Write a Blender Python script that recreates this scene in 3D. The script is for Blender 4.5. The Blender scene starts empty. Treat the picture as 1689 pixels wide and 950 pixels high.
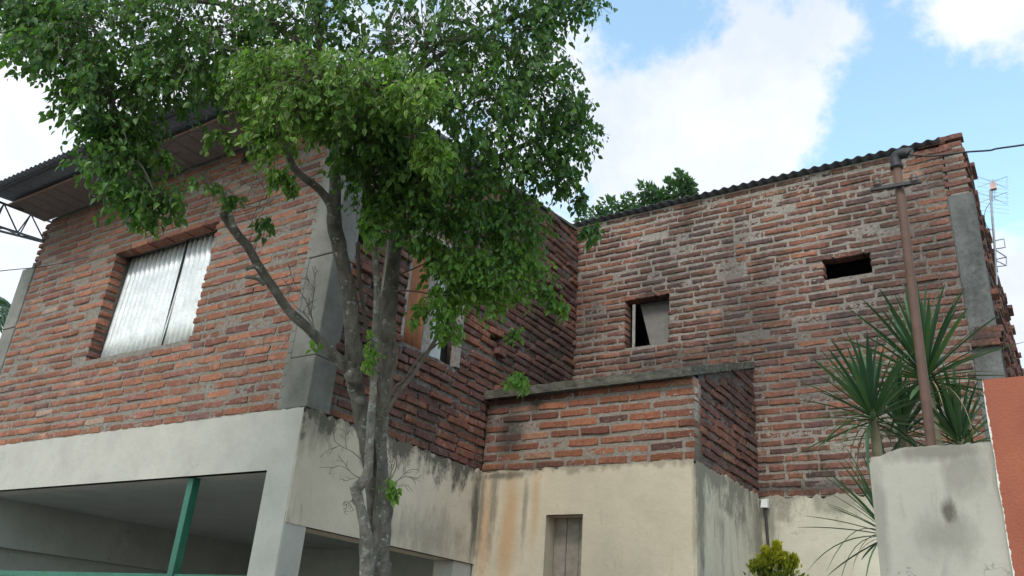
import bpy, math, random
import numpy as np
from mathutils import Vector, Matrix, noise as mnoise
random.seed(7); RNG = np.random.default_rng(7)
scene = bpy.context.scene; C = scene.collection
W_PX, H_PX = 1689.0, 950.0
# ------------------------------------------------------------------ camera
YAW, PIT, ROL, FPX = -0.60263902, 0.41711628, 0.07865463, 1380.02
EYE = Vector((0, 0, 1.6))
fwd = Vector((math.sin(YAW)*math.cos(PIT), math.cos(YAW)*math.cos(PIT), math.sin(PIT)))
r0 = Vector((math.cos(YAW), -math.sin(YAW), 0)); u0 = r0.cross(fwd)
rgt = r0*math.cos(ROL)+u0*math.sin(ROL); upv = -r0*math.sin(ROL)+u0*math.cos(ROL)
cam = bpy.data.objects.new('camera', bpy.data.cameras.new('camera')); C.objects.link(cam)
m = Matrix((rgt, upv, -fwd)).transposed().to_4x4(); m.translation = EYE; cam.matrix_world = m
cam.data.sensor_width = 36; cam.data.lens = 36*FPX/W_PX; cam.data.clip_start = .05; cam.data.clip_end = 3000
scene.camera = cam
scene.render.resolution_x = 1024; scene.render.resolution_y = 576
def ray(x, y): return fwd*FPX+rgt*(x-844.5)-upv*(y-475)
def ony(x, y, Y): d = ray(x, y); return EYE+d*(Y/d.y)
def onx(x, y, X): d = ray(x, y); return EYE+d*(X/d.x)
def onz(x, y, z): d = ray(x, y); return EYE+d*((z-1.6)/d.z)
def at(x, y, D): return EYE+ray(x, y)*(D/FPX)
# ------------------------------------------------------------------ view, sun
scene.view_settings.view_transform = 'Standard'; scene.view_settings.look = 'None'
scene.view_settings.exposure = 1.1; scene.view_settings.gamma = 1.0
SUN_EL, SUN_AZ = math.radians(48), math.radians(168)      # azimuth measured from +Y towards +X
sdir = Vector((math.sin(SUN_AZ)*math.cos(SUN_EL), math.cos(SUN_AZ)*math.cos(SUN_EL), math.sin(SUN_EL)))
sun = bpy.data.objects.new('sun', bpy.data.lights.new('sun', 'SUN')); C.objects.link(sun)
sun.data.energy = 0.9; sun.data.angle = math.radians(20); sun.data.color = (1, .96, .9)
sun.rotation_euler = sdir.to_track_quat('Z', 'Y').to_euler()
# ------------------------------------------------------------------ node helpers
class NT:
    def __init__(s, tree): s.t = tree; s.n = tree.nodes; s.l = tree.links
    def new(s, typ, **kw):
        n = s.n.new(typ)
        for k, v in kw.items(): setattr(n, k, v)
        return n
    def put(s, sock, v):
        if isinstance(v, bpy.types.NodeSocket): s.l.new(v, sock)
        elif v is not None:
            if sock.type == 'RGBA' and not hasattr(v, '__len__'): v = (v, v, v, 1)
            elif sock.type == 'RGBA' and len(v) == 3: v = (*v, 1)
            sock.default_value = v
    def math(s, op, a, b=None, c=None, clamp=False):
        n = s.new('ShaderNodeMath', operation=op, use_clamp=clamp)
        for i, v in enumerate((a, b, c)):
            if v is not None: s.put(n.inputs[i], v)
        return n.outputs[0]
    def vm(s, op, a, b=None, scale=None):
        n = s.new('ShaderNodeVectorMath', operation=op); s.put(n.inputs[0], a)
        if b is not None: s.put(n.inputs[1], b)
        if scale is not None: s.put(n.inputs['Scale'], scale)
        return n.outputs['Value'] if op in ('LENGTH', 'DOT_PRODUCT', 'DISTANCE') else n.outputs[0]
    def mix(s, f, a, b, mode='MIX'):
        n = s.new('ShaderNodeMix', data_type='RGBA', blend_type=mode)
        s.put(n.inputs[0], f); s.put(n.inputs[6], a); s.put(n.inputs[7], b); return n.outputs[2]
    def noise(s, vec, scale, detail=4, rough=.55, dist=0, out='Fac'):
        n = s.new('ShaderNodeTexNoise'); s.put(n.inputs['Vector'], vec); n.inputs['Scale'].default_value = scale
        n.inputs['Detail'].default_value = detail; n.inputs['Roughness'].default_value = rough; n.inputs['Distortion'].default_value = dist
        return n.outputs[out]
    def rng(s, v, a, b, c=0, d=1, smooth=False):
        n = s.new('ShaderNodeMapRange', clamp=True)
        if smooth: n.interpolation_type = 'SMOOTHSTEP'
        for i, x in enumerate((v, a, b, c, d)): s.put(n.inputs[i], x)
        return n.outputs[0]
    def ramp(s, f, stops):
        n = s.new('ShaderNodeValToRGB'); s.put(n.inputs[0], f); e = n.color_ramp.elements
        while len(e) < len(stops): e.new(.5)
        for i, (p, c) in enumerate(stops): e[i].position = p; e[i].color = (*c, 1)
        return n.outputs[0]
    def pos(s): return s.new('ShaderNodeNewGeometry').outputs['Position']
    def sc(s, v, k): return s.vm('MULTIPLY', v, k)
    def bump(s, h, dist, strength=1):
        n = s.new('ShaderNodeBump'); s.put(n.inputs['Height'], h); n.inputs['Distance'].default_value = dist; n.inputs['Strength'].default_value = strength
        return n.outputs[0]
    def blob(s, pos, c, r, nz=None, amp=.5):
        v = s.vm('SUBTRACT', pos, tuple(c)); v = s.vm('DIVIDE', v, tuple(r)); d = s.vm('LENGTH', v)
        if nz is not None: d = s.math('ADD', d, s.math('MULTIPLY', s.math('SUBTRACT', nz, .5), amp*2))
        return s.rng(d, 1.15, .35)
def mat(name, build):
    m = bpy.data.materials.new(name); m.use_nodes = True; t = NT(m.node_tree)
    b = [n for n in t.n if n.type == 'BSDF_PRINCIPLED'][0]
    r = build(t, b) or {}
    for k, v in r.items(): t.put(b.inputs[k], v)
    return m
# ------------------------------------------------------------------ sky
w = bpy.data.worlds.new('World'); scene.world = w; w.use_nodes = True
t = NT(w.node_tree); bg = [n for n in t.n if n.type == 'BACKGROUND'][0]
sky = t.new('ShaderNodeTexSky', sky_type='NISHITA', sun_disc=False)
sky.sun_elevation = SUN_EL; sky.sun_rotation = SUN_AZ; sky.altitude = 100; sky.air_density = 1.0; sky.dust_density = 1.2; sky.ozone_density = 1.5
dirv = t.vm('NORMALIZE', t.new('ShaderNodeTexCoord').outputs['Generated'])
n1 = t.noise(dirv, 3.2, 9, .56, .25); n2 = t.noise(dirv, 11, 8, .6, .2)
n3 = t.noise(dirv, 34, 6, .62, .1)
puff = t.math('MULTIPLY_ADD', t.math('ADD', t.math('ADD', t.math('MULTIPLY', n1, .46), t.math('MULTIPLY', n2, .36)), t.math('MULTIPLY', n3, .18)), 2.1, -.56)
def dirc(x, y): return ray(x, y).normalized()
bias = t.rng(t.vm('DISTANCE', dirv, (.3, -.85, .43)), 1.3, .2, 0, .16, True)
for (x, y, r, s_) in [(1040, 270, .20, .36), (1150, 170, .14, .34), (1290, 130, .13, .36), (1240, 230, .12, .26), (1380, 60, .06, .2), (1640, 15, .10, .34), (1680, 500, .13, .36), (1500, 90, .04, .1), (960, 60, .06, .1),
                      (20, 250, .35, .38), (0, 470, .25, .3), (350, 60, .3, .3), (700, 200, .22, .25), (1060, 60, .12, -.2), (1550, 190, .14, -.18), (1400, 280, .09, -.1), (1600, 330, .1, -.2), (1330, 190, .035, -.12)]:
    f = t.rng(t.vm('DISTANCE', dirv, tuple(dirc(x, y))), r, 0, 0, s_, True)
    bias = f if bias is None else t.math('ADD', bias, f)
z = t.new('ShaderNodeSeparateXYZ'); t.put(z.inputs[0], dirv)
cov = t.rng(t.math('ADD', puff, bias), .50, .76, .04, 1, True)
skyc = t.mix(1.0, sky.outputs[0], (1.5, 1.55, 1.25), 'MULTIPLY')
shade = t.noise(t.vm('ADD', dirv, (3.1, .4, 1.7)), 4, 6, .6)
cloudc = t.mix(t.rng(shade, .35, .7), (2.55, 2.8, 3.3), (3.7, 3.8, 3.9))
t.put(bg.inputs['Color'], t.mix(cov, skyc, cloudc)); bg.inputs['Strength'].default_value = .15
# ------------------------------------------------------------------ object helpers
def thing(name, label, cat, loc=(0, 0, 0), group=None):
    o = bpy.data.objects.new(name, None); C.objects.link(o); o.location = loc; o.empty_display_size = .1
    o['label'] = label; o['category'] = cat
    if group: o['group'] = group
    return o
def origin(o):
    v = Vector((0, 0, 0))
    while o is not None:
        v += o.location
        o = o.parent
    return v
def link(o, parent=None):
    C.objects.link(o)
    if parent is not None:
        o.parent = parent
        if parent.type == 'EMPTY': o.matrix_parent_inverse = Matrix.Translation(-parent.location)
    return o
def mk(name, verts, faces, material, parent=None, smooth=False, attrs=None):
    me = bpy.data.meshes.new(name); verts = np.asarray(verts, dtype=np.float32).reshape(-1, 3)
    if isinstance(faces, np.ndarray) and faces.ndim == 2:
        nf, k = faces.shape; me.vertices.add(len(verts)); me.vertices.foreach_set('co', verts.ravel())
        me.loops.add(nf*k); me.loops.foreach_set('vertex_index', faces.astype(np.int32).ravel())
        me.polygons.add(nf); me.polygons.foreach_set('loop_start', np.arange(0, nf*k, k, dtype=np.int32))
        me.update(calc_edges=True); me.validate()
    else: me.from_pydata([tuple(v) for v in verts], [], [tuple(f) for f in faces])
    if attrs:
        for an, arr in attrs.items():
            a = me.attributes.new(an, 'FLOAT_COLOR', 'POINT'); arr = np.asarray(arr, dtype=np.float32)
            a.data.foreach_set('color', np.hstack([arr, np.ones((len(arr), 1), np.float32)]).ravel())
    if smooth: me.polygons.foreach_set('use_smooth', [True]*len(me.polygons))
    me.materials.append(material)
    return link(bpy.data.objects.new(name, me), parent)
class MB:
    def __init__(s): s.v = []; s.f = []
    def add(s, vs, fs):
        n = len(s.v); s.v += [tuple(v) for v in vs]; s.f += [tuple(i+n for i in f) for f in fs]; return s
    def box(s, a, b):
        x0, x1 = sorted((a[0], b[0])); y0, y1 = sorted((a[1], b[1])); z0, z1 = sorted((a[2], b[2]))
        return s.hexa([(x0, y0, z0), (x1, y0, z0), (x1, y1, z0), (x0, y1, z0), (x0, y0, z1), (x1, y0, z1), (x1, y1, z1), (x0, y1, z1)])
    def hexa(s, p): return s.add(p, [(0, 3, 2, 1), (4, 5, 6, 7), (0, 1, 5, 4), (1, 2, 6, 5), (2, 3, 7, 6), (3, 0, 4, 7)])
    def bar(s, a, b, w_, h_=None):
        a, b = Vector(a), Vector(b); h_ = h_ or w_; d = (b-a).normalized()
        up = Vector((0, 0, 1)) if abs(d.z) < .9 else Vector((0, 1, 0)); sx = d.cross(up).normalized()*w_/2; sy = sx.normalized().cross(d)*h_/2
        return s.hexa([a-sx-sy, a+sx-sy, a+sx+sy, a-sx+sy, b-sx-sy, b+sx-sy, b+sx+sy, b-sx+sy])
    def tube(s, pts, rad, n=8, wob=0, cap=True):
        pts = [Vector(p) for p in pts]; rad = [rad]*len(pts) if not hasattr(rad, '__len__') else rad
        vs = []; ref = None
        for i, p in enumerate(pts):
            d = (pts[min(i+1, len(pts)-1)]-pts[max(i-1, 0)]).normalized()
            if ref is None: ref = d.orthogonal().normalized()
            ref = (ref-d*ref.dot(d)).normalized(); bi = d.cross(ref)
            for k in range(n):
                a = 2*math.pi*k/n; r = rad[i]*(1+(wob*mnoise.noise(p*14+Vector((math.cos(a), math.sin(a), 0))*1.3) if wob else 0))
                vs.append(p+ref*math.cos(a)*r+bi*math.sin(a)*r)
        fs = [(i*n+k, i*n+(k+1) % n, (i+1)*n+(k+1) % n, (i+1)*n+k) for i in range(len(pts)-1) for k in range(n)]
        if cap: fs += [tuple(range(n))[::-1], tuple(range((len(pts)-1)*n, len(pts)*n))]
        return s.add(vs, fs)
    def mk(s, name, material, parent=None, smooth=False): return mk(name, s.v, s.f, material, parent, smooth)
def spline(pts, k=6):
    P = [np.array(p, float) for p in pts]; P = [2*P[0]-P[1]]+P+[2*P[-1]-P[-2]]; out = []
    for i in range(1, len(P)-2):
        for j in range(k):
            u = j/k; out.append(.5*((2*P[i])+(-P[i-1]+P[i+1])*u+(2*P[i-1]-5*P[i]+4*P[i+1]-P[i+2])*u*u+(-P[i-1]+3*P[i]-3*P[i+1]+P[i+2])*u**3))
    out.append(P[-2]); return out
def bevel(o, w_=.006, seg=2):
    b = o.modifiers.new('bevel', 'BEVEL'); b.width = w_; b.segments = seg; b.limit_method = 'ANGLE'; return o
# ------------------------------------------------------------------ key planes of the place (metres)
Y1, X2, Y4, X5, Y3, X6, H0 = 3.67, -4.07, 5.68, -2.21, 7.15, -.27, 3.0
XL = -8.40
# ------------------------------------------------------------------ materials
def stain_shadef(t, p, amount, blobs, streak=1.0):  # stain mask; also carries the painted eave shade of the front wall
    a = t.noise(t.sc(p, (1, 1, .35)), 2.3, 6, .65); b = t.noise(t.sc(p, (5, 5, .6)), 3, 4, .6); c = t.noise(p, 26, 4, .7)
    s_ = t.math('ADD', t.math('MULTIPLY', a, .6), t.math('ADD', t.math('MULTIPLY', b, .2*streak), t.math('MULTIPLY', c, .25)))
    f = t.rng(s_, .66-amount, .86-amount)
    nz = t.noise(p, 6, 5, .65)
    for (cc, rr, st) in blobs: f = t.math('MAXIMUM', f, t.math('MULTIPLY', t.blob(p, cc, rr, nz, .55), st))
    return t.math('MULTIPLY', f, t.rng(c, .25, .6, .55, 1))
def brick_mat(name, amount, blobs, mult=(1, 1, 1), smear=.3):
    def b(t, bs):
        p = t.pos(); at_ = t.new('ShaderNodeAttribute', attribute_name='tint'); sp = t.new('ShaderNodeSeparateColor'); t.put(sp.inputs[0], at_.outputs['Color'])
        col = t.ramp(sp.outputs[0], [(0, (.165, .098, .086)), (.25, (.225, .105, .086)), (.55, (.285, .126, .080)), (.8, (.345, .16, .095)), (.92, (.34, .215, .15)), (1, (.36, .31, .26))])
        col = t.mix(1, col, mult, 'MULTIPLY')
        col = t.mix(1, col, t.vm('SCALE', (1, 1, 1), scale=t.math('MULTIPLY_ADD', sp.outputs[1], .55, .72)), 'MULTIPLY')
        g = t.noise(p, 38, 6, .7); g2 = t.noise(p, 11, 4, .6)
        col = t.mix(t.rng(g, .3, .75), t.mix(1, col, (.56, .5, .52), 'MULTIPLY'), t.mix(1, col, (1.25, 1.22, 1.2), 'MULTIPLY'))
        col = t.mix(t.math('MULTIPLY', t.rng(g2, .55, .72), smear), col, (.34, .29, .25))
        sv = t.noise(p, 85, 2, .5); col = t.mix(t.rng(sv, .62, .74, 0, .6), col, (.4, .36, .31))
        st = stain_shadef(t, p, amount, blobs); col = t.mix(t.math('MULTIPLY', st, .86), col, (.042, .037, .034))
        h = t.math('ADD', t.noise(p, 60, 6, .7), t.math('MULTIPLY', t.noise(p, 220, 3, .6), .4))
        return {'Base Color': col, 'Roughness': .93, 'Specular IOR Level': .15, 'Normal': t.bump(h, .006, .9)}
    return mat(name, b)
def mortar_mat(name, base, amount, blobs, dark=.8):
    def b(t, bs):
        p = t.pos(); g = t.noise(p, 45, 6, .75); g2 = t.noise(p, 7, 4, .6)
        col = t.mix(t.rng(g, .3, .7), tuple(x*.5 for x in base), tuple(min(1, x*1.25) for x in base))
        col = t.mix(t.rng(g2, .4, .7, 0, .35), col, (base[0]*.75, base[1]*.62, base[2]*.55))
        st = stain_shadef(t, p, amount, blobs); col = t.mix(t.math('MULTIPLY', st, dark), col, (.04, .036, .033))
        h = t.math('ADD', t.noise(p, 90, 6, .75), t.math('MULTIPLY', t.noise(p, 260, 3, .7), .6))
        return {'Base Color': col, 'Roughness': .97, 'Specular IOR Level': .1, 'Normal': t.bump(h, .012, 1)}
    return mat(name, b)
def plaster_mat(name, base, amount, blobs=(), rust=(), rough_b=.002, top=None, pale=None):
    def b(t, bs):
        p = t.pos(); g = t.noise(p, 3, 6, .6); f = t.noise(p, 90, 3, .6)
        col = t.mix(t.rng(g, .3, .7), tuple(x*.86 for x in base), tuple(min(1, x*1.06) for x in base))
        col = t.mix(t.rng(t.noise(p, 22, 5, .7), .5, .75, 0, .22), col, tuple(x*.7 for x in base))
        nz = t.noise(t.sc(p, (1, 1, .3)), 7, 6, .65)
        for (cc, rr, s_) in rust: col = t.mix(t.math('MULTIPLY', t.blob(p, cc, rr, nz, .5), s_), col, (.45, .27, .135))
        st = t.noise(t.sc(p, (1, 1, .26)), 9, 7, .66)
        fac = t.rng(st, .6-amount, .82-amount)
        fac = t.math('MULTIPLY', fac, .6)
        if top is not None:
            z_ = t.new('ShaderNodeSeparateXYZ'); t.put(z_.inputs[0], p)
            hz = t.rng(z_.outputs[2], top[0]-top[1]*1.4, top[0]); band = t.rng(t.math('ADD', t.noise(t.sc(p, (1, 1, .55)), 6.5, 7, .68), t.math('MULTIPLY', hz, .26)), .60, .74)
            fac = t.math('MAXIMUM', fac, t.math('MULTIPLY', band, t.math('MULTIPLY', t.rng(hz, 0, .35), top[2])))
        nb = t.noise(t.sc(p, (1, 1, .35)), 12, 6, .7)
        for (cc, rr, s_) in blobs: fac = t.math('MAXIMUM', fac, t.math('MULTIPLY', t.blob(p, cc, rr, nb, 1.25), s_))
        col = t.mix(fac, col, (.095, .085, .066))
        # flaked paint showing grey render
        fl = t.noise(t.sc(p, (1, 1, .8)), 19, 5, .7, .8); col = t.mix(t.rng(fl, .71, .73, 0, .55 if amount > .02 else .0), col, (.22, .2, .17))
        vo = t.new('ShaderNodeTexVoronoi', feature='DISTANCE_TO_EDGE'); t.put(vo.inputs['Vector'], t.vm('ADD', p, t.vm('SCALE', t.noise(p, 5, 5, .7, out='Color'), scale=.35))); vo.inputs['Scale'].default_value = 1.5
        ck = t.math('MULTIPLY', t.rng(vo.outputs['Distance'], .006, .001), t.rng(t.noise(p, 2.2, 3, .5), .5, .6)); col = t.mix(t.math('MULTIPLY', ck, .55), col, (.12, .11, .09))
        h = t.math('ADD', t.noise(p, 14, 6, .6), t.math('MULTIPLY', f, .25))
        return {'Base Color': col, 'Roughness': .9, 'Specular IOR Level': .2, 'Normal': t.bump(h, rough_b*3, .8)}
    return mat(name, b)
def concrete_mat(name, base, amount, blobs=(), dark=.85):
    def b(t, bs):
        p = t.pos(); g = t.noise(p, 5, 7, .65)
        col = t.mix(t.rng(g, .3, .7), tuple(x*.7 for x in base), tuple(x*1.15 for x in base))
        st = stain_shadef(t, p, amount, blobs); col = t.mix(t.math('MULTIPLY', st, dark), col, (.05, .05, .045))
        bd = t.new('ShaderNodeTexWave', wave_type='BANDS', bands_direction='DIAGONAL'); t.put(bd.inputs['Vector'], t.sc(p, (1, 1, .02))); bd.inputs['Scale'].default_value = 6; bd.inputs['Distortion'].default_value = 2
        h = t.math('ADD', t.noise(p, 40, 7, .7), t.math('MULTIPLY', bd.outputs['Fac'], .25))
        return {'Base Color': col, 'Roughness': .92, 'Specular IOR Level': .2, 'Normal': t.bump(h, .006, .8)}
    return mat(name, b)
def simple(name, col, rough=.6, metal=0, var=.25, scale=12, bump=.002, spec=.4, spots=None):
    def b(t, bs):
        p = t.pos(); g = t.noise(p, scale, 6, .65)
        c = t.mix(t.rng(g, .3, .7), tuple(x*(1-var) for x in col), tuple(min(1, x*(1+var)) for x in col))
        if spots: c = t.mix(t.rng(t.noise(t.sc(p, (1, 1, spots[3] if len(spots) > 3 else 1)), spots[1], 5, .65), spots[2], spots[2]+.1), c, spots[0])
        return {'Base Color': c, 'Roughness': rough, 'Metallic': metal, 'Specular IOR Level': spec, 'Normal': t.bump(t.noise(p, scale*6, 5, .65), bump, 1)}
    return mat(name, b)
def p2(px, py, plane, v): return (ony if plane == 'y' else onx)(px, py, v)
eave_shade1 = [((-8.1, Y1, 5.25), (1.5, .3, .35), .55), ((-6.0, Y1, 5.3), (2.2, .3, .2), .3)]  # soft shade under the eave, painted dark into front brick and mortar colour
st2 = [(p2(905, 560, 'x', X2), (.3, .7, .55), .95), (p2(880, 610, 'x', X2), (.3, .8, .2), .85), (p2(900, 420, 'x', X2), (.3, 1, .5), .6), ((X2, 4.2, 5.1), (.3, .7, .5), .6), ((X2, 6.6, 5.3), (.3, 1, .6), .6)]
st3 = [(p2(1180, 585, 'y', Y3), (1.5, .3, .2), .9), (p2(950, 520, 'y', Y3), (.55, .3, .6), .75), (p2(1240, 540, 'y', Y3), (.5, .3, .8), .8), (p2(1520, 420, 'y', Y3), (.5, .3, 1.1), .75), (p2(1300, 805, 'y', Y3), (1.1, .3, .07), .95),
       (p2(1120, 610, 'y', Y3), (1.3, .3, .08), .9), (p2(1550, 290, 'y', Y3), (.25, .3, .35), .8), (p2(1330, 610, 'y', Y3), (.6, .3, .5), .7), (p2(1210, 440, 'y', Y3), (.2, .3, .7), .6), (p2(1400, 540, 'y', Y3), (.8, .3, .3), .6)]
st4 = [(p2(840, 715, 'y', Y4), (.16, .3, .3), 1.0), (p2(800, 690, 'y', Y4), (.12, .3, .4), .9), (p2(885, 665, 'y', Y4), (.09, .3, .12), .95), (p2(840, 655, 'y', Y4), (.5, .3, .1), .8), (p2(870, 770, 'y', Y4), (.6, .3, .04), .7), ((X5-.03, Y4, 3.3), (.07, .4, .3), .25)]
st5 = [((X5, 6.5, 3.9), (.3, .9, .6), .75), ((X5, 5.75, 3.2), (.3, .12, .25), .8)]
B1 = brick_mat('brick_front', .07, eave_shade1, (1.02, 1.0, 1.0), .5)
B2 = brick_mat('brick_side', .24, st2, (.98, .90, .88), .3)
B3 = brick_mat('brick_back', .27, st3, (1.08, 1.02, 1.02), .35)
B4 = brick_mat('brick_annex', .07, st4, (.92, .84, .8), .15)
B5 = brick_mat('brick_annex_side', .26, st5, (.85, .78, .78), .35)
M1 = mortar_mat('mortar_front', (.31, .285, .25), .02, eave_shade1, .6)
M2 = mortar_mat('mortar_side', (.27, .245, .22), .17, st2)
M3 = mortar_mat('mortar_back', (.37, .33, .29), .12, st3, .75)
M4 = mortar_mat('mortar_annex', (.36, .32, .28), .06, st4)
M5 = mortar_mat('mortar_annex_side', (.26, .24, .22), .25, st5)
GREYP = plaster_mat('plaster_grey', (.415, .39, .35), -.12)
GARP = plaster_mat('plaster_garage', (.36, .37, .35), -.05)
CREAM = plaster_mat('plaster_cream', (.55, .465, .365), .0, [((X2, 5.63, 2.68), (.1, .09, .42), .9), ((X2, 3.72, 2.95), (.1, .32, .24), .5), ((X2, 5.1, 2.38), (.1, .55, .22), .42), (p2(815, 830, 'y', Y4), (.08, .1, .5), .5), (p2(778, 860, 'y', Y4), (.05, .1, .4), .5), (p2(870, 850, 'y', Y4), (.035, .1, .5), .5), ((X5, Y4, 2.6), (.02, .1, .8), .35), (p2(810, 790, 'y', Y4), (.3, .1, .05), .7)],
                     [(p2(850, 870, 'y', Y4), (.13, .3, .55), .85), (p2(885, 850, 'y', Y4), (.07, .3, .4), .6), (p2(800, 880, 'y', Y4), (.06, .3, .5), .6)], top=(H0, .22, .95))
CREAM4 = plaster_mat('plaster_cream_annex', (.52, .44, .335), .0, [(p2(815, 830, 'y', Y4), (.05, .1, .5), .6), (p2(795, 830, 'y', Y4), (.04, .1, .6), .6), (p2(868, 830, 'y', Y4), (.03, .1, .3), .5), ((X5, Y4, 2.6), (.02, .1, .8), .35), (p2(830, 785, 'y', Y4), (.3, .1, .04), .8)],
                     [(p2(840, 870, 'y', Y4), (.09, .3, .6), .7), (p2(885, 830, 'y', Y4), (.045, .3, .4), .5), (p2(800, 880, 'y', Y4), (.06, .3, .5), .6)], top=(H0, .06, .45))
CREAM5 = plaster_mat('plaster_stained', (.47, .42, .33), .1, [((X5, 5.74, 2.7), (.1, .1, .6), .7), ((X5, 7.0, 2.6), (.1, .12, .7), .6)], top=(H0, .42, .7))
CREAM3 = plaster_mat('plaster_pale', (.50, .47, .38), .03, [(p2(1265, 850, 'y', Y3), (.1, .1, .5), .6)], top=(H0, .22, .5))
GATEP = plaster_mat('plaster_gatepost', (.36, .335, .29), .06, [(p2(1562, 845, 'y', 3.0), (.028, .1, .045), .95), (p2(1540, 745, 'y', 3.0), (.16, .1, .035), .6), (p2(1590, 780, 'y', 3.0), (.07, .1, .08), .4), (p2(1560, 880, 'y', 3.0), (.1, .1, .08), .4), (p2(1450, 850, 'y', 3.0), (.03, .1, .2), .4)], rough_b=.001)
CONC = concrete_mat('concrete_column', (.20, .19, .17), .0, [((-4.07, 3.85, 3.5), (.1, .2, .8), .5), ((-4.2, Y1, 3.15), (.2, .1, .25), .5), ((-4.1, Y1, 4.6), (.12, .3, .5), .6)])
CONCD = concrete_mat('concrete_weathered', (.17, .168, .165), .24, [((-.36, Y3, 5.25), (.12, .2, .3), .7), ((-.45, Y3, 4.6), (.06, .2, .8), .7), (p2(1600, 560, 'y', Y3), (.3, .3, .2), .9)])
SLAB = concrete_mat('concrete_mossy', (.13, .12, .095), .25)
def _or(t, bs):
    p = t.pos(); g = t.noise(p, 6, 6, .6); c = t.mix(t.rng(g, .3, .7), (.25, .068, .036), (.31, .09, .048))
    x = t.new('ShaderNodeSeparateXYZ'); t.put(x.inputs[0], p)
    e = t.rng(t.math('ADD', x.outputs[0], t.math('MULTIPLY', t.math('SUBTRACT', t.noise(p, 45, 5, .7), .5), .02)), XO+.0018, XO+.0004)
    c = t.mix(e, c, (.62, .6, .54))
    return {'Base Color': c, 'Roughness': .85, 'Normal': t.bump(t.noise(p, 120, 5, .7), .003, 1)}
XO = ony(1625, 660, 2.985).x
ORANGE = mat('paint_terracotta', _or)
def corr_mat(name, col, metal, rust=None, rough=.5):
    def b(t, bs):
        p = t.pos(); g = t.noise(p, 9, 6, .6); c = t.mix(t.rng(g, .3, .7), tuple(x*.78 for x in col), tuple(min(1, x*1.1) for x in col))
        v = t.new('ShaderNodeTexVoronoi'); t.put(v.inputs['Vector'], p); v.inputs['Scale'].default_value = 45
        c = t.mix(.25, c, t.mix(1, c, t.mix(t.rng(v.outputs['Distance'], 0, .6), (.6, .6, .62), (1.3, 1.3, 1.3)), 'MULTIPLY'))
        if rust: c = t.mix(t.rng(t.noise(t.sc(p, (1, 1, .4)), 5, 6, .6), rust, rust+.15), c, (.26, .085, .035))
        return {'Base Color': c, 'Roughness': rough, 'Metallic': metal, 'Normal': t.bump(t.noise(p, 60, 4, .6), .0015, .7)}
    return mat(name, b)
ZINC = corr_mat('zinc_bright', (.64, .65, .65), .3, None, .42)
ROOFM = corr_mat('roof_metal_dark', (.10, .105, .115), .2, .68, .6)
ROOFU = corr_mat('roof_metal_grey', (.16, .165, .18), .2, None, .6)
RUST = corr_mat('rusty_sheet', (.32, .12, .055), .1, .5, .8)
SOFF = simple('soffit_board', (.17, .135, .12), .85, 0, .2, 20)
GREEN = simple('green_paint', (.014, .10, .065), .5, 0, .25, 8, .002, .4, ((.12, .06, .035), 22, .64))
WOODG = simple('weathered_wood', (.27, .235, .215), .9, 0, .3, 30, .004, .2, ((.08, .06, .05), 14, .6, .12))
WOODP = simple('mauve_plank', (.27, .235, .20), .9, 0, .2, 30, .004, .2, ((.09, .07, .065), 20, .6, .1))
RPIPE = simple('red_oxide_pipe', (.105, .060, .045), .7, 0, .2, 16, .001, .3, ((.12, .07, .06), 25, .62))
DARKM = simple('dark_iron', (.035, .033, .035), .55, .2, .3, 30)
CERAM = simple('brown_ceramic', (.10, .075, .065), .3, 0, .2, 30, .0005)
BLACK = simple('black_cable', (.02, .02, .022), .5, 0, .1, 10)
STEEL = simple('antenna_steel', (.28, .29, .31), .45, .6, .2, 30)
WHITE = simple('white_plastic', (.55, .56, .54), .5, 0, .1, 20)
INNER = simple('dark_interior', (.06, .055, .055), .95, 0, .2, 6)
PALEB = simple('pale_board', (.46, .47, .46), .8, 0, .12, 20)
GREYB = simple('grey_board', (.15, .14, .13), .85, 0, .15, 16)
# ------------------------------------------------------------------ ground
mk('ground', [(-400, -400, -.02), (400, -400, -.02), (400, 400, -.02), (-400, 400, -.02)], [(0, 1, 2, 3)], simple('soil', (.17, .14, .10), .95, 0, .3, 3))['kind'] = 'structure'
mk('yard', [(-30, 3.0, -.006), (6, 3.0, -.006), (6, 20, -.006), (-30, 20, -.006)], [(0, 1, 2, 3)], simple('yard_concrete', (.26, .25, .23), .9, 0, .2, 3))['kind'] = 'structure'
o = MB().box((-30, 1.2, -.05), (30, 2.996, .11)).mk('pavement', simple('pavement_concrete', (.32, .31, .29), .9, 0, .2, 4)); o['kind'] = 'structure'
mk('road', [(-60, -7, .0), (60, -7, .0), (60, 1.2, .0), (-60, 1.2, .0)], [(0, 1, 2, 3)], simple('asphalt', (.055, .055, .057), .9, 0, .2, 30))['kind'] = 'structure'
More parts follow.
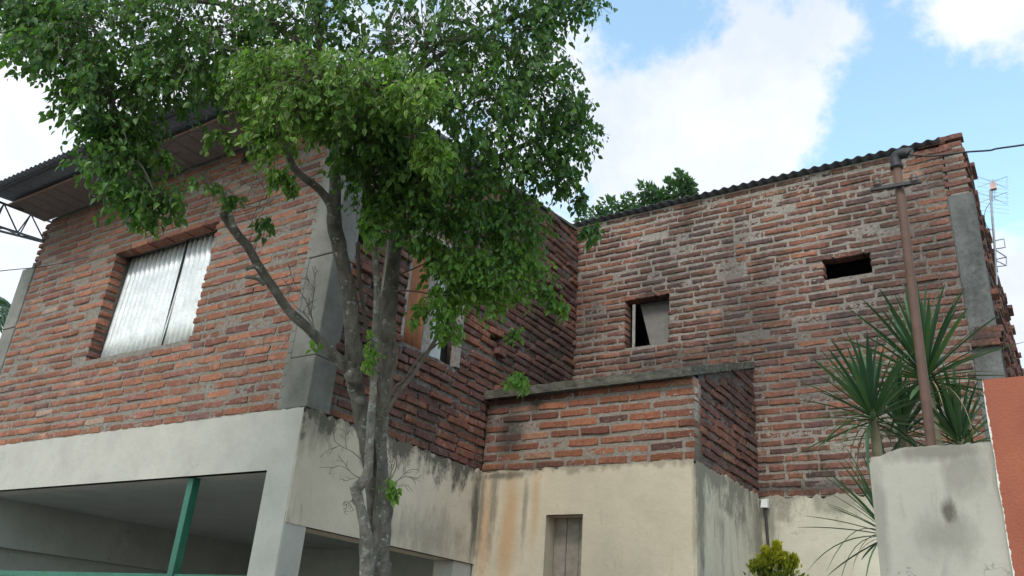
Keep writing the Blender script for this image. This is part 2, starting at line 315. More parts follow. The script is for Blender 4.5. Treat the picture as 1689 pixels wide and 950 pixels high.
# ------------------------------------------------------------------ walls of brick
def vnoise(x, y, seed=0):     # smooth 2-D value noise, vectorised
    g = np.random.default_rng(seed).random((257, 257)); xi = np.floor(x).astype(int); yi = np.floor(y).astype(int); fx = x-xi; fy = y-yi
    fx = fx*fx*(3-2*fx); fy = fy*fy*(3-2*fy); a = g[xi % 256, yi % 256]; b = g[(xi+1) % 256, yi % 256]; c = g[xi % 256, (yi+1) % 256]; d = g[(xi+1) % 256, (yi+1) % 256]
    return (a*(1-fx)+b*fx)*(1-fy)+(c*(1-fx)+d*fx)*fy
def brick_shape(rs, rough):
    nx, nz = 6, 4; xs = np.array([-.5, -.475, -.18, .16, .475, .5])+np.array([0, 0, *rs.uniform(-.06, .06, 2), 0, 0]); zs = [-.5, -.40, .40, .5]; L, Hh, Dp = 1, 1, .105
    v = []; 
    ez = [rs.normal(0, .032*rough) for _ in range(nx*2)]
    for j, z_ in enumerate(zs):
        for i, x_ in enumerate(xs):
            edge = (i in (0, nx-1))+(j in (0, nz-1)); y_ = rs.uniform(-.0012, .0012)*rough+(.0022*edge*rs.uniform(.4, 1.8))
            zz = z_; xx = x_
            if j in (0, 1): zz += ez[i]
            if j in (nz-1, nz-2): zz += ez[nx+i]
            if i in (0, nx-1): xx += rs.normal(0, .01*rough)
            if edge == 2: zz *= .97; xx *= .993
            v.append((xx, y_, zz))
    f = [(j*nx+i, j*nx+i+1, (j+1)*nx+i+1, (j+1)*nx+i) for j in range(nz-1) for i in range(nx-1)]
    ring = [(0, i) for i in range(nx)]+[(j, nx-1) for j in range(1, nz)]+[(nz-1, i) for i in range(nx-2, -1, -1)]+[(j, 0) for j in range(nz-2, 0, -1)]
    ri = [j*nx+i for j, i in ring]; n0 = len(v)
    for j, i in ring:
        x_, y_, z_ = v[j*nx+i]; v.append((x_, Dp, z_))
    k = len(ring); f += [(ri[a], n0+a, n0+(a+1) % k, ri[(a+1) % k]) for a in range(k)]
    return np.array(v), f
_rs = np.random.default_rng(11)
def variants(style, material, n=44, rough=1.0, tmean=.5):
    out = []
    for i in range(n):
        v, f = brick_shape(_rs, rough); tn = np.array([np.clip(_rs.choice([_rs.normal(tmean, .13), _rs.uniform(0, .35), _rs.uniform(.8, 1.0)], p=[.73, .21, .06]), 0, 1), _rs.random(), _rs.random()])
        f4 = [q for q in f]
        me = bpy.data.meshes.new('brick'); me.from_pydata([tuple(a) for a in v], [], f4)
        a = me.attributes.new('tint', 'FLOAT_COLOR', 'POINT'); a.data.foreach_set('color', np.tile(np.append(tn, 1), len(v)).astype(np.float32))
        me.materials.append(material); out.append((v, np.array(f4), tn, me))
    return out
class Wall:
    def __init__(s, o, axis):
        s.o = Vector((o[0], o[1], 0)); s.U = Vector((1, 0, 0)) if axis == 'x' else Vector((0, 1, 0)); s.In = Vector((0, 1, 0)) if axis == 'x' else Vector((-1, 0, 0))
    def P(s, u, v, d=0): return s.o+s.U*u+s.In*d+Vector((0, 0, v))
    def M(s): return Matrix((s.U, s.In, Vector((0, 0, 1)))).transposed()
    def u(s, p): return (p-s.o).dot(s.U)
cand = {}
def brick_wall(owner, wl, u0, u1, v0, vtop, holes, var, mmat, pitch=.0735, bh=.0495, bl=.25, joint=.018, rec=.012, rough=.006, wob=.006, pr=.004, seed=1, u0f=None, u1f=None, miss=(), thick=.16, vlow=None, gaps=()):
    """mortar sheet + core = the part `wall`; the bricks are queued in cand[owner]"""
    rs = np.random.default_rng(seed); vmax = max(vtop(u0), vtop(u1)); cell = .0125
    nu = int((u1-u0)/cell); nv = int((vmax-v0)/cell)+1
    uu = np.linspace(u0, u1, nu+1); vv = v0+np.arange(nv+1)*cell; Ug, Vg = np.meshgrid(uu, vv, indexing='ij')
    vt = vtop(Ug); Vc = np.minimum(Vg, vt)
    d = rec+rough*(1.6*(vnoise(Ug*38, Vg*60, seed)-.5)+1.6*(vnoise(Ug*90, Vg*110, seed+1)-.5)+1.2*(vnoise(Ug*6+9, Vg*9, seed+2)-.5))
    P = np.array(wl.o)+Ug[..., None]*np.array(wl.U)+Vc[..., None]*np.array((0, 0, 1.))+d[..., None]*np.array(wl.In)
    cu = (uu[:-1]+uu[1:])/2; cv = (vv[:-1]+vv[1:])/2; CU, CV = np.meshgrid(cu, cv, indexing='ij')
    bholes = holes; holes = [(a-.012, b+.012, c_-.010, d_+.012) for a, b, c_, d_ in holes]
    ok = Vg[:-1, :-1] < vt[:-1, :-1]-1e-4
    for (a, b, c_, d_) in holes: ok &= ~((CU > a) & (CU < b) & (CV > c_) & (CV < d_))
    idx = np.arange((nu+1)*(nv+1)).reshape(nu+1, nv+1)
    q = np.stack([idx[:-1, :-1], idx[1:, :-1], idx[1:, 1:], idx[:-1, 1:]], -1)[ok]
    used = np.unique(q); rm = np.full((nu+1)*(nv+1), -1); rm[used] = np.arange(len(used))
    Pv = P.reshape(-1, 3)[used]; q = rm[q]
    # core with openings, joined to the same part as triangles-free quads
    us = sorted({u0, u1, *[h[0] for h in holes], *[h[1] for h in holes]}); vs = sorted({v0, *[h[2] for h in holes], *[h[3] for h in holes], vmax})
    us = [x for x in us if u0 <= x <= u1]; vs = [x for x in vs if v0 <= x <= vmax]; mb = MB()
    for a, b in zip(us[:-1], us[1:]):
        for c_, d_ in zip(vs[:-1], vs[1:]):
            if any(h[0] <= (a+b)/2 <= h[1] and h[2] <= (c_+d_)/2 <= h[3] for h in holes): continue
            ta, tb = min(d_, vtop(a)), min(d_, vtop(b))
            if max(ta, tb) <= c_: continue
            ta = max(ta, c_+.001); tb = max(tb, c_+.001); f_ = rec+.012
            mb.hexa([wl.P(a, c_, f_), wl.P(b, c_, f_), wl.P(b, c_, thick), wl.P(a, c_, thick), wl.P(a, ta, f_), wl.P(b, tb, f_), wl.P(b, tb, thick), wl.P(a, ta, thick)])
    n = len(Pv); allv = np.vstack([Pv, np.array(mb.v)]); allf = np.vstack([q, np.array(mb.f)+n])
    part = mk('wall', allv, allf, mmat, owner, smooth=False)
    # courses
    holes = list(bholes)+list(gaps)
    row = 0; v = v0+.012
    R = wl.M()
    while v < vmax:
        ph = pitch*(1+rs.normal(0, .03)); vc = v+bh/2; a0 = u0 if u0f is None else u0+u0f(v, row); a1 = u1 if u1f is None else u1+u1f(v, row)
        cuts = [(a0, a1)]
        for (a, b, c_, d_) in holes:
            if c_-.012 < vc < d_+.012:
                nc = []
                for (x, y) in cuts:
                    if b <= x or a >= y: nc.append((x, y)); continue
                    if a > x: nc.append((x, a))
                    if b < y: nc.append((b, y))
                cuts = nc
        off = (row % 2)*.5*(bl+joint)+rs.uniform(-.04, .04)
        for (x, y) in cuts:
            isg = lambda z_: any(abs(z_-g_[0]) < 1e-6 or abs(z_-g_[1]) < 1e-6 for g_ in gaps); inner0 = x != a0 and not isg(x); inner1 = y != a1 and not isg(y); x -= -.0 if not inner0 else .004*-1; pos_ = x-off if not inner0 else x
            pos_ = x-off; 
            while pos_ < y-.03:
                L = bl*rs.uniform(.93, 1.05)
                if rs.random() < .05: L *= .5
                s0, s1 = max(pos_, x), min(pos_+L, y); 
                if y-s1 < .075: s1 = y
                if s0 > x and s0-x < .05: s0 = x+joint*.6 if False else s0
                pos_ = s1+joint*rs.uniform(.55, 1.5) if s1 < y else y
                if s1-s0 < .045: continue
                e0 = .004 if (inner0 and s0 <= x+1e-6) else 0; e1 = .004 if (inner1 and s1 >= y-1e-6) else 0
                s0 -= e0; s1 += e1
                uc = (s0+s1)/2; top_ = vtop(uc); wv = wob*(2*vnoise(np.array([uc*1.6+seed*7]), np.array([row*.55]), seed+5)[0]-1)*2
                h = bh*rs.uniform(.9, 1.08); zc = vc+wv
                if zc+h*.35 > top_: continue
                if zc+h/2 > top_-.002: h2 = top_-.002-(zc-h/2); zc = zc-h/2+h2/2; h = h2
                if vlow and zc < vlow(uc): continue
                if any((uc-mu)**2+(zc-mv)**2 < mr*mr for mu, mv, mr in miss): continue
                k = rs.integers(len(var)); yo = rs.normal(0, pr)-abs(rs.normal(0, pr*.3)); 
                if rs.random() < .02: yo -= .012*(pr/.004)
                rz = rs.normal(0, .008)+.5*wob*rs.normal(0, 1); ry = rs.normal(0, .012)
                Ml = Matrix.Translation(wl.P(uc, zc, yo)) @ (R @ (Matrix.Rotation(ry*.8+rz*0, 3, 'Y') @ Matrix.Rotation(rs.normal(0, .012), 3, 'Z') @ Matrix.Diagonal((s1-s0, 1, h)))).to_4x4()
                cand.setdefault(owner.name, (owner, []))[1].append((Ml, var[k], part))
        v += ph; row += 1
    return part
def finish_bricks(limit=300):
    for nm, (owner, lst) in cand.items():
        def score(e):
            c = e[0].translation-EYE; D = c.dot(fwd); x = 844.5+FPX*c.dot(rgt)/D; y = 475-FPX*c.dot(upv)/D
            if x < -20 or x > 1710 or y < -20 or y > 970: return -1
            nrm = (e[0].to_3x3() @ Vector((0, -1, 0))).normalized(); L = e[0].to_3x3().col[0].length
            return L*abs(nrm.dot(c.normalized()))/D**2
        lst.sort(key=score, reverse=True)
        for Ml, va, part in lst[:limit]:
            o = bpy.data.objects.new('brick', va[3]); C.objects.link(o); o.matrix_basis = Ml; o.parent = part
            o.matrix_parent_inverse = Matrix.Identity(4)
        bypart = {}
        for e in lst[limit:]: bypart.setdefault(e[2].data.materials[0].name+e[1][3].materials[0].name, []).append(e)
        for es in bypart.values():
            V, F, T = [], [], []; n = 0
            for Ml, va, part in es:
                A = np.array(Ml); v = va[0] @ A[:3, :3].T+A[:3, 3]; V.append(v); F.append(va[1]+n); T.append(np.tile(va[2], (len(v), 1))); n += len(v)
            o = mk('bricks', np.vstack(V), np.vstack(F), es[0][1][3].materials[0], es[0][2], attrs={'tint': np.vstack(T)})
            o['kind'] = 'stuff'
def loose_brick(part, wl, u, v, L, h, d, var, rot=0):
    va = random.choice(var); o = bpy.data.objects.new('brick', va[3]); C.objects.link(o); o.parent = part
    o.matrix_basis = Matrix.Translation(wl.P(u, v, d)) @ (wl.M() @ Matrix.Rotation(rot, 3, 'Z') @ Matrix.Diagonal((L, 1, h))).to_4x4()
V1 = variants('a', B1, 48, 1.35, .53); V2 = variants('b', B2, 44, 1.2, .42); V3 = variants('c', B3, 48, 1.35, .53); V4 = variants('d', B4, 36, 1.1, .5); V5 = variants('e', B5, 30, 1.5, .38)
def panel(wl, u0, u1, v0, v1, d0, d1): return [wl.P(u0, v0, d0), wl.P(u1, v0, d0), wl.P(u1, v0, d1), wl.P(u0, v0, d1), wl.P(u0, v1, d0), wl.P(u1, v1, d0), wl.P(u1, v1, d1), wl.P(u0, v1, d1)]
def rough_plaster(name, wl, u0, u1, v0, v1, material, parent, thick=.014, back=.17, holes=(), seed=3, ragged=.014, cell=.02, lowrag=0):
    """plaster coat with a ragged top edge, standing just proud of the brick face, with its backing wall"""
    nu = int((u1-u0)/cell); uu = np.linspace(u0, u1, nu+1); nn = vnoise(uu*22, uu*0+seed, seed)+.5*vnoise(uu*60, uu*0+3, seed)
    mb = MB(); us = [float(x) for x in uu]
    def top(x): return v1+float(np.interp(x, uu, nn)-.75)*ragged*2
    def low(x): return v0+lowrag*float(vnoise(np.array([x*9.]), np.array([seed*1.]), seed)[0]-.5)
    for a, b in zip(us[:-1], us[1:]):
        hs = [h for h in holes if h[0] < (a+b)/2 < h[1]]
        segs = [(None, None)] if not hs else [(None, hs[0][2]), (hs[0][3], None)]
        for lo, hi in segs:
            z0a = low(a) if lo is None else lo; z0b = low(b) if lo is None else lo; z1a = top(a) if hi is None else hi; z1b = top(b) if hi is None else hi
            if z1a <= z0a: continue
            n = len(mb.v)
            mb.add([wl.P(a, z0a, -thick), wl.P(b, z0b, -thick), wl.P(b, z1b, -thick), wl.P(a, z1a, -thick), wl.P(a, z1a, .03), wl.P(b, z1b, .03), wl.P(b, z0b, .03), wl.P(a, z0a, .03)], [(0, 1, 2, 3), (3, 2, 5, 4), (7, 6, 1, 0)])
    us2 = sorted({u0, u1, *[h[0] for h in holes], *[h[1] for h in holes]}); vs2 = sorted({v0, v1-.03, *[h[2] for h in holes if h[2] > v0], *[h[3] for h in holes]})
    for a, b in zip(us2[:-1], us2[1:]):
        for c_, d_ in zip(vs2[:-1], vs2[1:]):
            if any(h[0] <= (a+b)/2 <= h[1] and h[2] <= (c_+d_)/2 <= h[3] for h in holes): continue
            mb.hexa(panel(wl, a, b, c_, d_, -thick+.002, back))
    return mb.mk(name, material, parent)
def corrugated(name, p0, ax, up, width, length, period, amp, material, parent, step=6, thick=.0015, ragged=0):
    """sheet starting at p0, waves across ax, flutes running along up"""
    ax, up = Vector(ax).normalized(), Vector(up).normalized(); nr = ax.cross(up).normalized(); n = max(2, int(width/period*step)); vs = []
    for i in range(n+1):
        x = width*i/n; o_ = nr*(amp*math.sin(2*math.pi*x/period)); e = random.uniform(-ragged, ragged)
        for k in range(5): vs.append(Vector(p0)+ax*x+up*((length+e)*k/4)+o_)
    fs = [(i*5+k, (i+1)*5+k, (i+1)*5+k+1, i*5+k+1) for i in range(n) for k in range(4)]
    o = mk(name, vs, fs, material, parent, smooth=True); s = o.modifiers.new('solid', 'SOLIDIFY'); s.thickness = thick; return o
exec_order = []
# ================================================================== LEFT HOUSE
house = thing('brick_house', 'two storey brick house with grey plastered open garage below and metal eave above', 'house', (-6.2, 3.67, 0))
w1 = Wall((XL, Y1), 'x'); w2 = Wall((X2, Y1), 'y')
a = ony(179, 422, Y1); b = ony(361, 362, Y1); c = ony(310, 559, Y1); d = ony(156, 591, Y1)
W1H = (w1.u((a+d)/2), w1.u((b+c)/2), (c.z+d.z)/2, (a.z+b.z)/2)
COLL = w1.u(Vector((-4.285, Y1, 0)))
part = brick_wall(house, w1, .07, COLL+.06, H0, lambda u: u*0+5.40, [W1H, (w1.u(ony(405, 235, Y1)), w1.u(ony(438, 235, Y1)), 5.24, 5.33)], V1, M1, bh=.0470, rec=.0042, rough=.0036, pr=.0022, wob=.0035, joint=.014, seed=21, u1f=lambda v, r: -.075+.04*(v-H0)/2.4+.03*(r % 2)-random.uniform(0, .02), u0f=lambda v, r: (-.1 if v > 4.85 else 0)+.03*(r % 2), gaps=[(W1H[0]-.06, W1H[1]+.08, W1H[3]-.01, W1H[3]+.045)])
n_ = 6
for i in range(n_): L_ = (W1H[1]-W1H[0]+.12)/n_; loose_brick(part, w1, W1H[0]-.05+L_*(i+.5), W1H[3]+.018, L_-.012, .05, random.uniform(-.003, .002), V1)
def vt2(u): return 5.585+.108*u
h2 = [onx(660, 556, X2), onx(757, 609, X2), onx(763, 440, X2), onx(692, 395, X2)]
W2H = (h2[0].y-Y1, h2[1].y-Y1, (h2[0].z+h2[1].z)/2, 4.70)
def hole(wl, px, py, w_, h_): p = (ony if abs(wl.U.x) > .5 else onx)(px, py, Y1 if wl is w1 else X2); return (wl.u(p)-w_/2, wl.u(p)+w_/2, p.z-h_/2, p.z+h_/2)
hA = hole(w2, 817, 561, .16, .075); hB = hole(w2, 604, 392, .2, .085)
W2END = Y3-Y1+.02
part2 = brick_wall(house, w2, .17, W2END, H0, vt2, [W2H, hA, hB], V2, M2, rec=.020, rough=.010, pr=.008, wob=.011, joint=.022, seed=31, vlow=None)
for (px, py, L, dd) in [(822, 583, .13, -.05), (818, 548, .2, -.02), (905, 520, .2, -.025), (800, 606, .18, -.02)]:
    p = onx(px, py, X2); loose_brick(part2, w2, p.y-Y1, p.z, L, .055, dd, V2, random.uniform(-.1, .1))
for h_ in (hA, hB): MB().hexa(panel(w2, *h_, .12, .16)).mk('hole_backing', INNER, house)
# parapet cap
mb = MB(); n = 26
for i in range(n):
    a, b = .02+(W2END-.1)*i/n, .02+(W2END-.1)*(i+1)/n-.004; j = random.uniform(-.006, .006)
    mb.hexa([w2.P(a, vt2(a)+.001, -.015), w2.P(b, vt2(b)+.001, -.015), w2.P(b, vt2(b)+.001, .17), w2.P(a, vt2(a)+.001, .17), w2.P(a, vt2(a)+.03+j, -.012), w2.P(b, vt2(b)+.03+j, -.012), w2.P(b, vt2(b)+.03+j, .17), w2.P(a, vt2(a)+.03+j, .17)])
mb.mk('parapet_cap', SLAB, house)
# concrete corner column with casting joints, leaning a little inward on its left
def column(parent, wl_pts, z0, z1, material, joints=()):
    mb = MB(); zs = [z0]+list(joints)+[z1]
    for k, (a, b) in enumerate(zip(zs[:-1], zs[1:])):
        x0, x1, y0, y1 = wl_pts; j = (.003, -.002, .002, 0)[k % 4]
        mb.box((x0-j, y0-j, a+(.004 if k else 0)), (x1+j, y1+j, b))
    return bevel(mb.mk('column', material, parent), .008, 2)
column(house, (-4.30, X2+.012, Y1-.012, 3.868), H0+.002, 5.50, CONC, (3.36, 4.12, 4.83))
column(house, (-8.56, -8.335, Y1-.008, 3.86), H0+.002, 4.86, CONC, (3.5, 4.2))
# crack-side mortar strip left of the column
mb = MB()
for i in range(30):
    z0 = H0+.01+i*.08; x_ = -4.30-.05+.0015*i*.5+random.uniform(-.008, .008); mb.hexa([(x_, Y1-.006, z0), (-4.303, Y1-.006, z0), (-4.303, Y1+.05, z0), (x_, Y1+.05, z0), (x_+random.uniform(-.01, .01), Y1-.004, z0+.078), (-4.303, Y1-.004, z0+.078), (-4.303, Y1+.05, z0+.078), (x_, Y1+.05, z0+.078)])
mb.mk('joint_fill', CONC, house)
# plaster front beam + corner pillar (one cast face)
ZB = 2.60; ZS = 2.27
pl = ony(443, 776, Y1).x; pl2 = ony(412, 950, Y1).x
front = rough_plaster('front_plaster', w1, -.2, X2+.004-XL, 0, H0, GREYP, house, thick=.02, back=.165, seed=5, ragged=.006, holes=[(.05, (pl+pl2)/2-XL, -.5, ZB)])
MB().box((X2-.02, Y1-.017, 0), (X2+.010, Y1+.163, ZS+.1)).mk('pillar_side', GREYP, house)
side = rough_plaster('side_beam', w2, -.018, Y4-Y1, ZS, H0, CREAM, house, thick=.016, back=.2, seed=8, ragged=.02)
MB().box((X2-.2, Y4-.25, 0), (X2-.012, Y4+.1, ZS-.001)).mk('pillar', GREYP, house)
# garage shell
MB().box((-8.6, Y1+.2, ZB+.012), (X2-.2, 7.3, ZB+.13)).mk('ceiling', GARP, house)
MB().box((-8.62, Y1+.21, 2.2), (-8.2, 7.2, ZB+.011)).mk('garage_beam', GARP, house)
MB().box((-8.72, Y1+.18, 0), (-8.30, 7.2, 2.199)).mk('garage_wall', GARP, house)
MB().box((-8.7, 7.2, 0), (X2-.0, 7.32, ZB+.01)).mk('garage_wall', GARP, house)
MB().box((X2-.19, Y4+.1, 0), (X2-.03, 7.19, ZB)).mk('garage_wall', GARP, house)
MB().box((-8.2, Y1+.25, ZB-.25), (-5, Y1+.4, ZB-.248)) 
# upper rooms (dark) : back and left walls, floor
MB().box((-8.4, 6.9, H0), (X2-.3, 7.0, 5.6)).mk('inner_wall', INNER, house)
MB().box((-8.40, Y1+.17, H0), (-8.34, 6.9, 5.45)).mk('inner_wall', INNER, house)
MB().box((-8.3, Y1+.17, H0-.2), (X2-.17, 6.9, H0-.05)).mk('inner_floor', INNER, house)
# front window: two galvanised corrugated sheets
wf = thing_part = MB().hexa(panel(w1, W1H[0]-.05, W1H[1]+.05, W1H[2]-.05, W1H[3]+.05, .175, .18)).mk('window', INNER, house)
uw = W1H[1]-W1H[0]; us_ = W1H[0]+uw*.60
corrugated('corrugated_sheet', w1.P(W1H[0]-.02, W1H[2]-.03, .13), w1.U, (0, .035, 1), us_-W1H[0]+.035, W1H[3]-W1H[2]+.05, .070, .014, ZINC, wf)
corrugated('corrugated_sheet', w1.P(us_-.01, W1H[2]-.03, .155), w1.U, (0.0, .0, 1), W1H[1]-us_+.03, W1H[3]-W1H[2]+.05, .070, .014, ZINC, wf)
MB().box((w1.P(us_-.008, 0, 0).x, Y1+.125, W1H[2]), (w1.P(us_+.001, 0, 0).x, Y1+.152, W1H[3])).mk('seam_strip', DARKM, wf)
# side window: rusty sheet, old plank, pale board, wooden frame, lintel
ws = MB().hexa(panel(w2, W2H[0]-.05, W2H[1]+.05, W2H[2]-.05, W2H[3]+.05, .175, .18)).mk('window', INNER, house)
uw = W2H[1]-W2H[0]
corrugated('rusty_sheet', w2.P(W2H[0]-.0, W2H[2]-.02, .05), w2.U, (0, .0, 1), uw*.40, W2H[3]-W2H[2]+.0, .07, .008, RUST, ws)
bevel(MB().hexa(panel(w2, W2H[0]+uw*.41, W2H[0]+uw*.56, W2H[2], W2H[3]-.02, .05, .075)).mk('plank', WOODG, ws), .003)
o = MB().hexa([w2.P(W2H[0]+uw*.57, W2H[2], .09), w2.P(W2H[0]+uw*.80, W2H[2], .09), w2.P(W2H[0]+uw*.80, W2H[2], .10), w2.P(W2H[0]+uw*.57, W2H[2], .10), w2.P(W2H[0]+uw*.60, W2H[3]-.1, .12), w2.P(W2H[0]+uw*.83, W2H[3]-.1, .12), w2.P(W2H[0]+uw*.83, W2H[3]-.1, .13), w2.P(W2H[0]+uw*.60, W2H[3]-.1, .13)]).mk('board', PALEB, ws)
for a, b in ((W2H[1]-.055, W2H[1]), (W2H[0], W2H[0]+.03)): bevel(MB().hexa(panel(w2, a, b, W2H[2], W2H[3], -.004, .06)).mk('frame', WOODG, ws), .003)
bevel(MB().hexa(panel(w2, W2H[0]+.03, W2H[1]-.055, W2H[3]-.05, W2H[3], .0, .06)).mk('frame', WOODG, ws), .003)
bevel(MB().hexa(panel(w2, W2H[0]-.1, W2H[1]+.12, W2H[3]+.001, W2H[3]+.06, -.03, .05)).mk('lintel', WOODG, ws), .004)
# eave roof
ZE = 5.39
rf = corrugated('roof', (-8.47, 3.0, ZE+.03), (1, 0, 0), (0, 1, .11), 4.5, 3.2, .076, .009, ROOFU, house, ragged=.004)
MB().box((-8.42, 3.27, ZE-.012), (X2+.02, Y1-.02, ZE)).mk('soffit', SOFF, house)
MB().box((-8.42, 3.262, ZE-.018), (X2+.02, 3.27, ZE-.002)).mk('soffit_edge', simple('pink_edge', (.33, .2, .16), .8), house)
for i in range(24):
    x_ = -8.36+i*.18; MB().box((x_, 3.275, ZE-.0155), (x_+.012, Y1-.03, ZE-.0125)).mk('soffit_batten', SOFF, house) if i % 1 == 0 else None
MB().box((-8.42, 3.06, ZE-.0), (X2, 3.09, ZE+.02)).mk('roof_batten', DARKM, rf)
# ================================================================== ANNEX
annex = thing('brick_annex', 'low brick and cream plaster block with mossy sloping slab between the two buildings', 'annex', (-3.1, 6.4, 0))
w4 = Wall((X2, Y4), 'x'); w5 = Wall((X5, Y4), 'y')
ZT = 3.635; SLP = (4.17-3.64)/(Y3-Y4)
brick_wall(annex, w4, 0.01, X5-X2-.001, H0, lambda u: u*0+ZT, [], V4, M4, pitch=.0800, bh=.049, rec=.005, rough=.0035, pr=.003, wob=.002, joint=.02, bl=.252, seed=41)
brick_wall(annex, w5, 0.118, Y3-Y4+.02, H0, lambda u: ZT+SLP*u, [], V5, M5, rec=.016, rough=.010, pr=.007, wob=.007, joint=.02, seed=51)
s_ = MB()
n = 20
s_.hexa([(X2-.02, Y4-.07, ZT+.001-.07*SLP), (X5+.012, Y4-.07, ZT+.001-.07*SLP), (X5+.012, Y3+.05, ZT+.001+(Y3+.05-Y4)*SLP), (X2-.02, Y3+.05, ZT+.001+(Y3+.05-Y4)*SLP),
         (X2-.02, Y4-.07, ZT+.072-.07*SLP), (X5+.012, Y4-.07, ZT+.072-.07*SLP), (X5+.012, Y3+.05, ZT+.06+(Y3+.05-Y4)*SLP), (X2-.02, Y3+.05, ZT+.06+(Y3+.05-Y4)*SLP)])
so = s_.mk('slab', SLAB, annex)
dm = so.modifiers.new('sub', 'SUBSURF'); dm.subdivision_type = 'SIMPLE'; dm.levels = dm.render_levels = 6
tx = bpy.data.textures.new('lump', 'CLOUDS'); tx.noise_scale = .06; ds = so.modifiers.new('disp', 'DISPLACE'); ds.texture = tx; ds.strength = .022; ds.mid_level = .5; ds.texture_coords = 'GLOBAL'
a = ony(901, 850, Y4); b = ony(963, 849, Y4); AH = (w4.u(a), w4.u(b), .9, a.z)
rough_plaster('plaster_wall', w4, -.0, X5-X2+.0, 0, H0, CREAM4, annex, thick=.016, back=.17, holes=[(AH[0], AH[1], AH[2], AH[3])], seed=12, ragged=.012)
rough_plaster('plaster_wall', w5, -.015, Y3-Y4+.0, 0, H0, CREAM5, annex, thick=.016, back=.17, seed=13, ragged=.02)
win = MB().hexa(panel(w4, AH[0]-.03, AH[1]+.03, AH[2], AH[3]+.03, .172, .18)).mk('shutter', INNER, annex)
for i in range(3):
    a = AH[0]+(AH[1]-AH[0])*i/3; b = AH[0]+(AH[1]-AH[0])*(i+1)/3; bevel(MB().hexa(panel(w4, a+.003, b-.001, AH[2], AH[3]+.02, .135+.003*(i % 2), .16)).mk('plank', WOODP, win), .002)
# ================================================================== BACK HOUSE
back = thing('brick_house', 'tall brick building at right with wavy metal roof edge and two small dark openings', 'house', (-2.2, 8, 0))
XB = -4.14; w3 = Wall((XB, Y3), 'x'); w6 = Wall((X6, Y3), 'y')
def rect(p, pl_, v, wl):
    q = [(ony if pl_ == 'y' else onx)(x, y, v) for x, y in p]; return (wl.u((q[0]+q[3])/2), wl.u((q[1]+q[2])/2), (q[2].z+q[3].z)/2, (q[0].z+q[1].z)/2)
R1 = rect([(1030, 495), (1102, 484), (1102, 564), (1033, 573)], 'y', Y3, w3); R2 = rect([(1356, 430), (1434, 413), (1437, 447), (1360, 461)], 'y', Y3, w3)
GP = [(R1[0]-.08, R1[1]+.08, R1[3]-.01, R1[3]+.045)]
ZR = 6.04
colx = -.455
def vt3(u): return ZR-.06*np.clip((u-(w3.u(Vector((-.75, 0, 0)))))/.1, 0, 1)
b3 = brick_wall(back, w3, .02, colx-XB+.01, H0, vt3, [R1, R2], V3, M3, pitch=.0725, bh=.0455, rec=.0055, rough=.005, pr=.0032, wob=.004, joint=.020, seed=61, u1f=lambda v, r: -.025*(r % 2), gaps=[(w3.u(ony(1212, 400, Y3))-.014, w3.u(ony(1212, 400, Y3))+.008, 5.25, 5.72)]+GP, miss=[(w3.u(q_), q_.z, .05) for q_ in (ony(1213, 455, Y3), ony(1217, 395, Y3), ony(1245, 560, Y3), ony(1160, 500, Y3))])
for i in range(3): L_ = (R1[1]-R1[0]+.14)/3; loose_brick(b3, w3, R1[0]-.07+L_*(i+.5), R1[3]+.018, L_-.014, .05, random.uniform(-.003, .002), V3)
column(back, (colx, X6+.0, Y3-.012, Y3+.2), H0+.002, 5.50, CONCD, ())
# toothed bricks above the column
i = 0; z_ = 5.51
while z_ < ZR+.02:
    off = .0 if i % 2 else -.02
    loose_brick(b3, w3, (colx-XB)+.088+off*.3, z_+.03, .180+(.014 if i % 2 else 0), .046, (-.010 if i % 2 else -.003), V3); z_ += .0775; i += 1
MB().box((colx+.02, Y3+.0, 5.5), (X6-.02, Y3+.13, ZR-.01)).mk('mortar_core', M3, back)
for k, (L, dz) in enumerate(((.30, 0), (.22, .075))): loose_brick(b3, w3, (colx-XB)-.06+.0*k, ZR-.055+dz, L, .055, -.01, V3)
mb = MB(); 
for (px, py, s_) in [(1605, 568, .10), (1622, 560, .09), (1636, 548, .07)]:
    pass
pc = ony(1612, 560, Y3)
for k in range(3): loose_brick(b3, w3, (colx-XB)+.10+.02*k, pc.z-.05+.058*k, .2, .055, -.055+.012*k, V3, .05*k)
# side face of the back house in rough brick
def vt6(u): return ZR-.0*u
brick_wall(back, w6, .19, 5.6, 2.2, lambda u: u*0+ZR-.01, [], V5, M5, rec=.014, rough=.014, pr=.016, wob=.008, joint=.02, seed=71)
rough_plaster('plaster_wall', w3, X5-XB-.02, X6-XB, 0, H0, CREAM3, back, thick=.016, back=.17, seed=14, ragged=.02)
MB().box((X2+.0, Y3+.02, 0), (X5-.18, Y3+.15, H0-.001)).mk('plaster_wall', CREAM3, back)
MB().box((X6-.17, Y3+.18, 0), (X6-.005, Y3+5.6, 2.199)).mk('plaster_wall', CREAM3, back)
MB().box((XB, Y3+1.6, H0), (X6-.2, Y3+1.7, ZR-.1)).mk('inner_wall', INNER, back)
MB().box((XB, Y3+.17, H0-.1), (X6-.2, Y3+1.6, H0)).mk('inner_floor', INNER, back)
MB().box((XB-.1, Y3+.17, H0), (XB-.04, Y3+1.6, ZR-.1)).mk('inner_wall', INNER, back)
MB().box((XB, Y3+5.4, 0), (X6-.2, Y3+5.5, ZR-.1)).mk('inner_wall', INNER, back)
r3 = corrugated('roof', (XB-.05, Y3-.07, ZR+.024), (1, 0, 0), (0, 1, .0), colx+.06-XB, 5.6, .098, .0115, ROOFM, back, thick=.003)
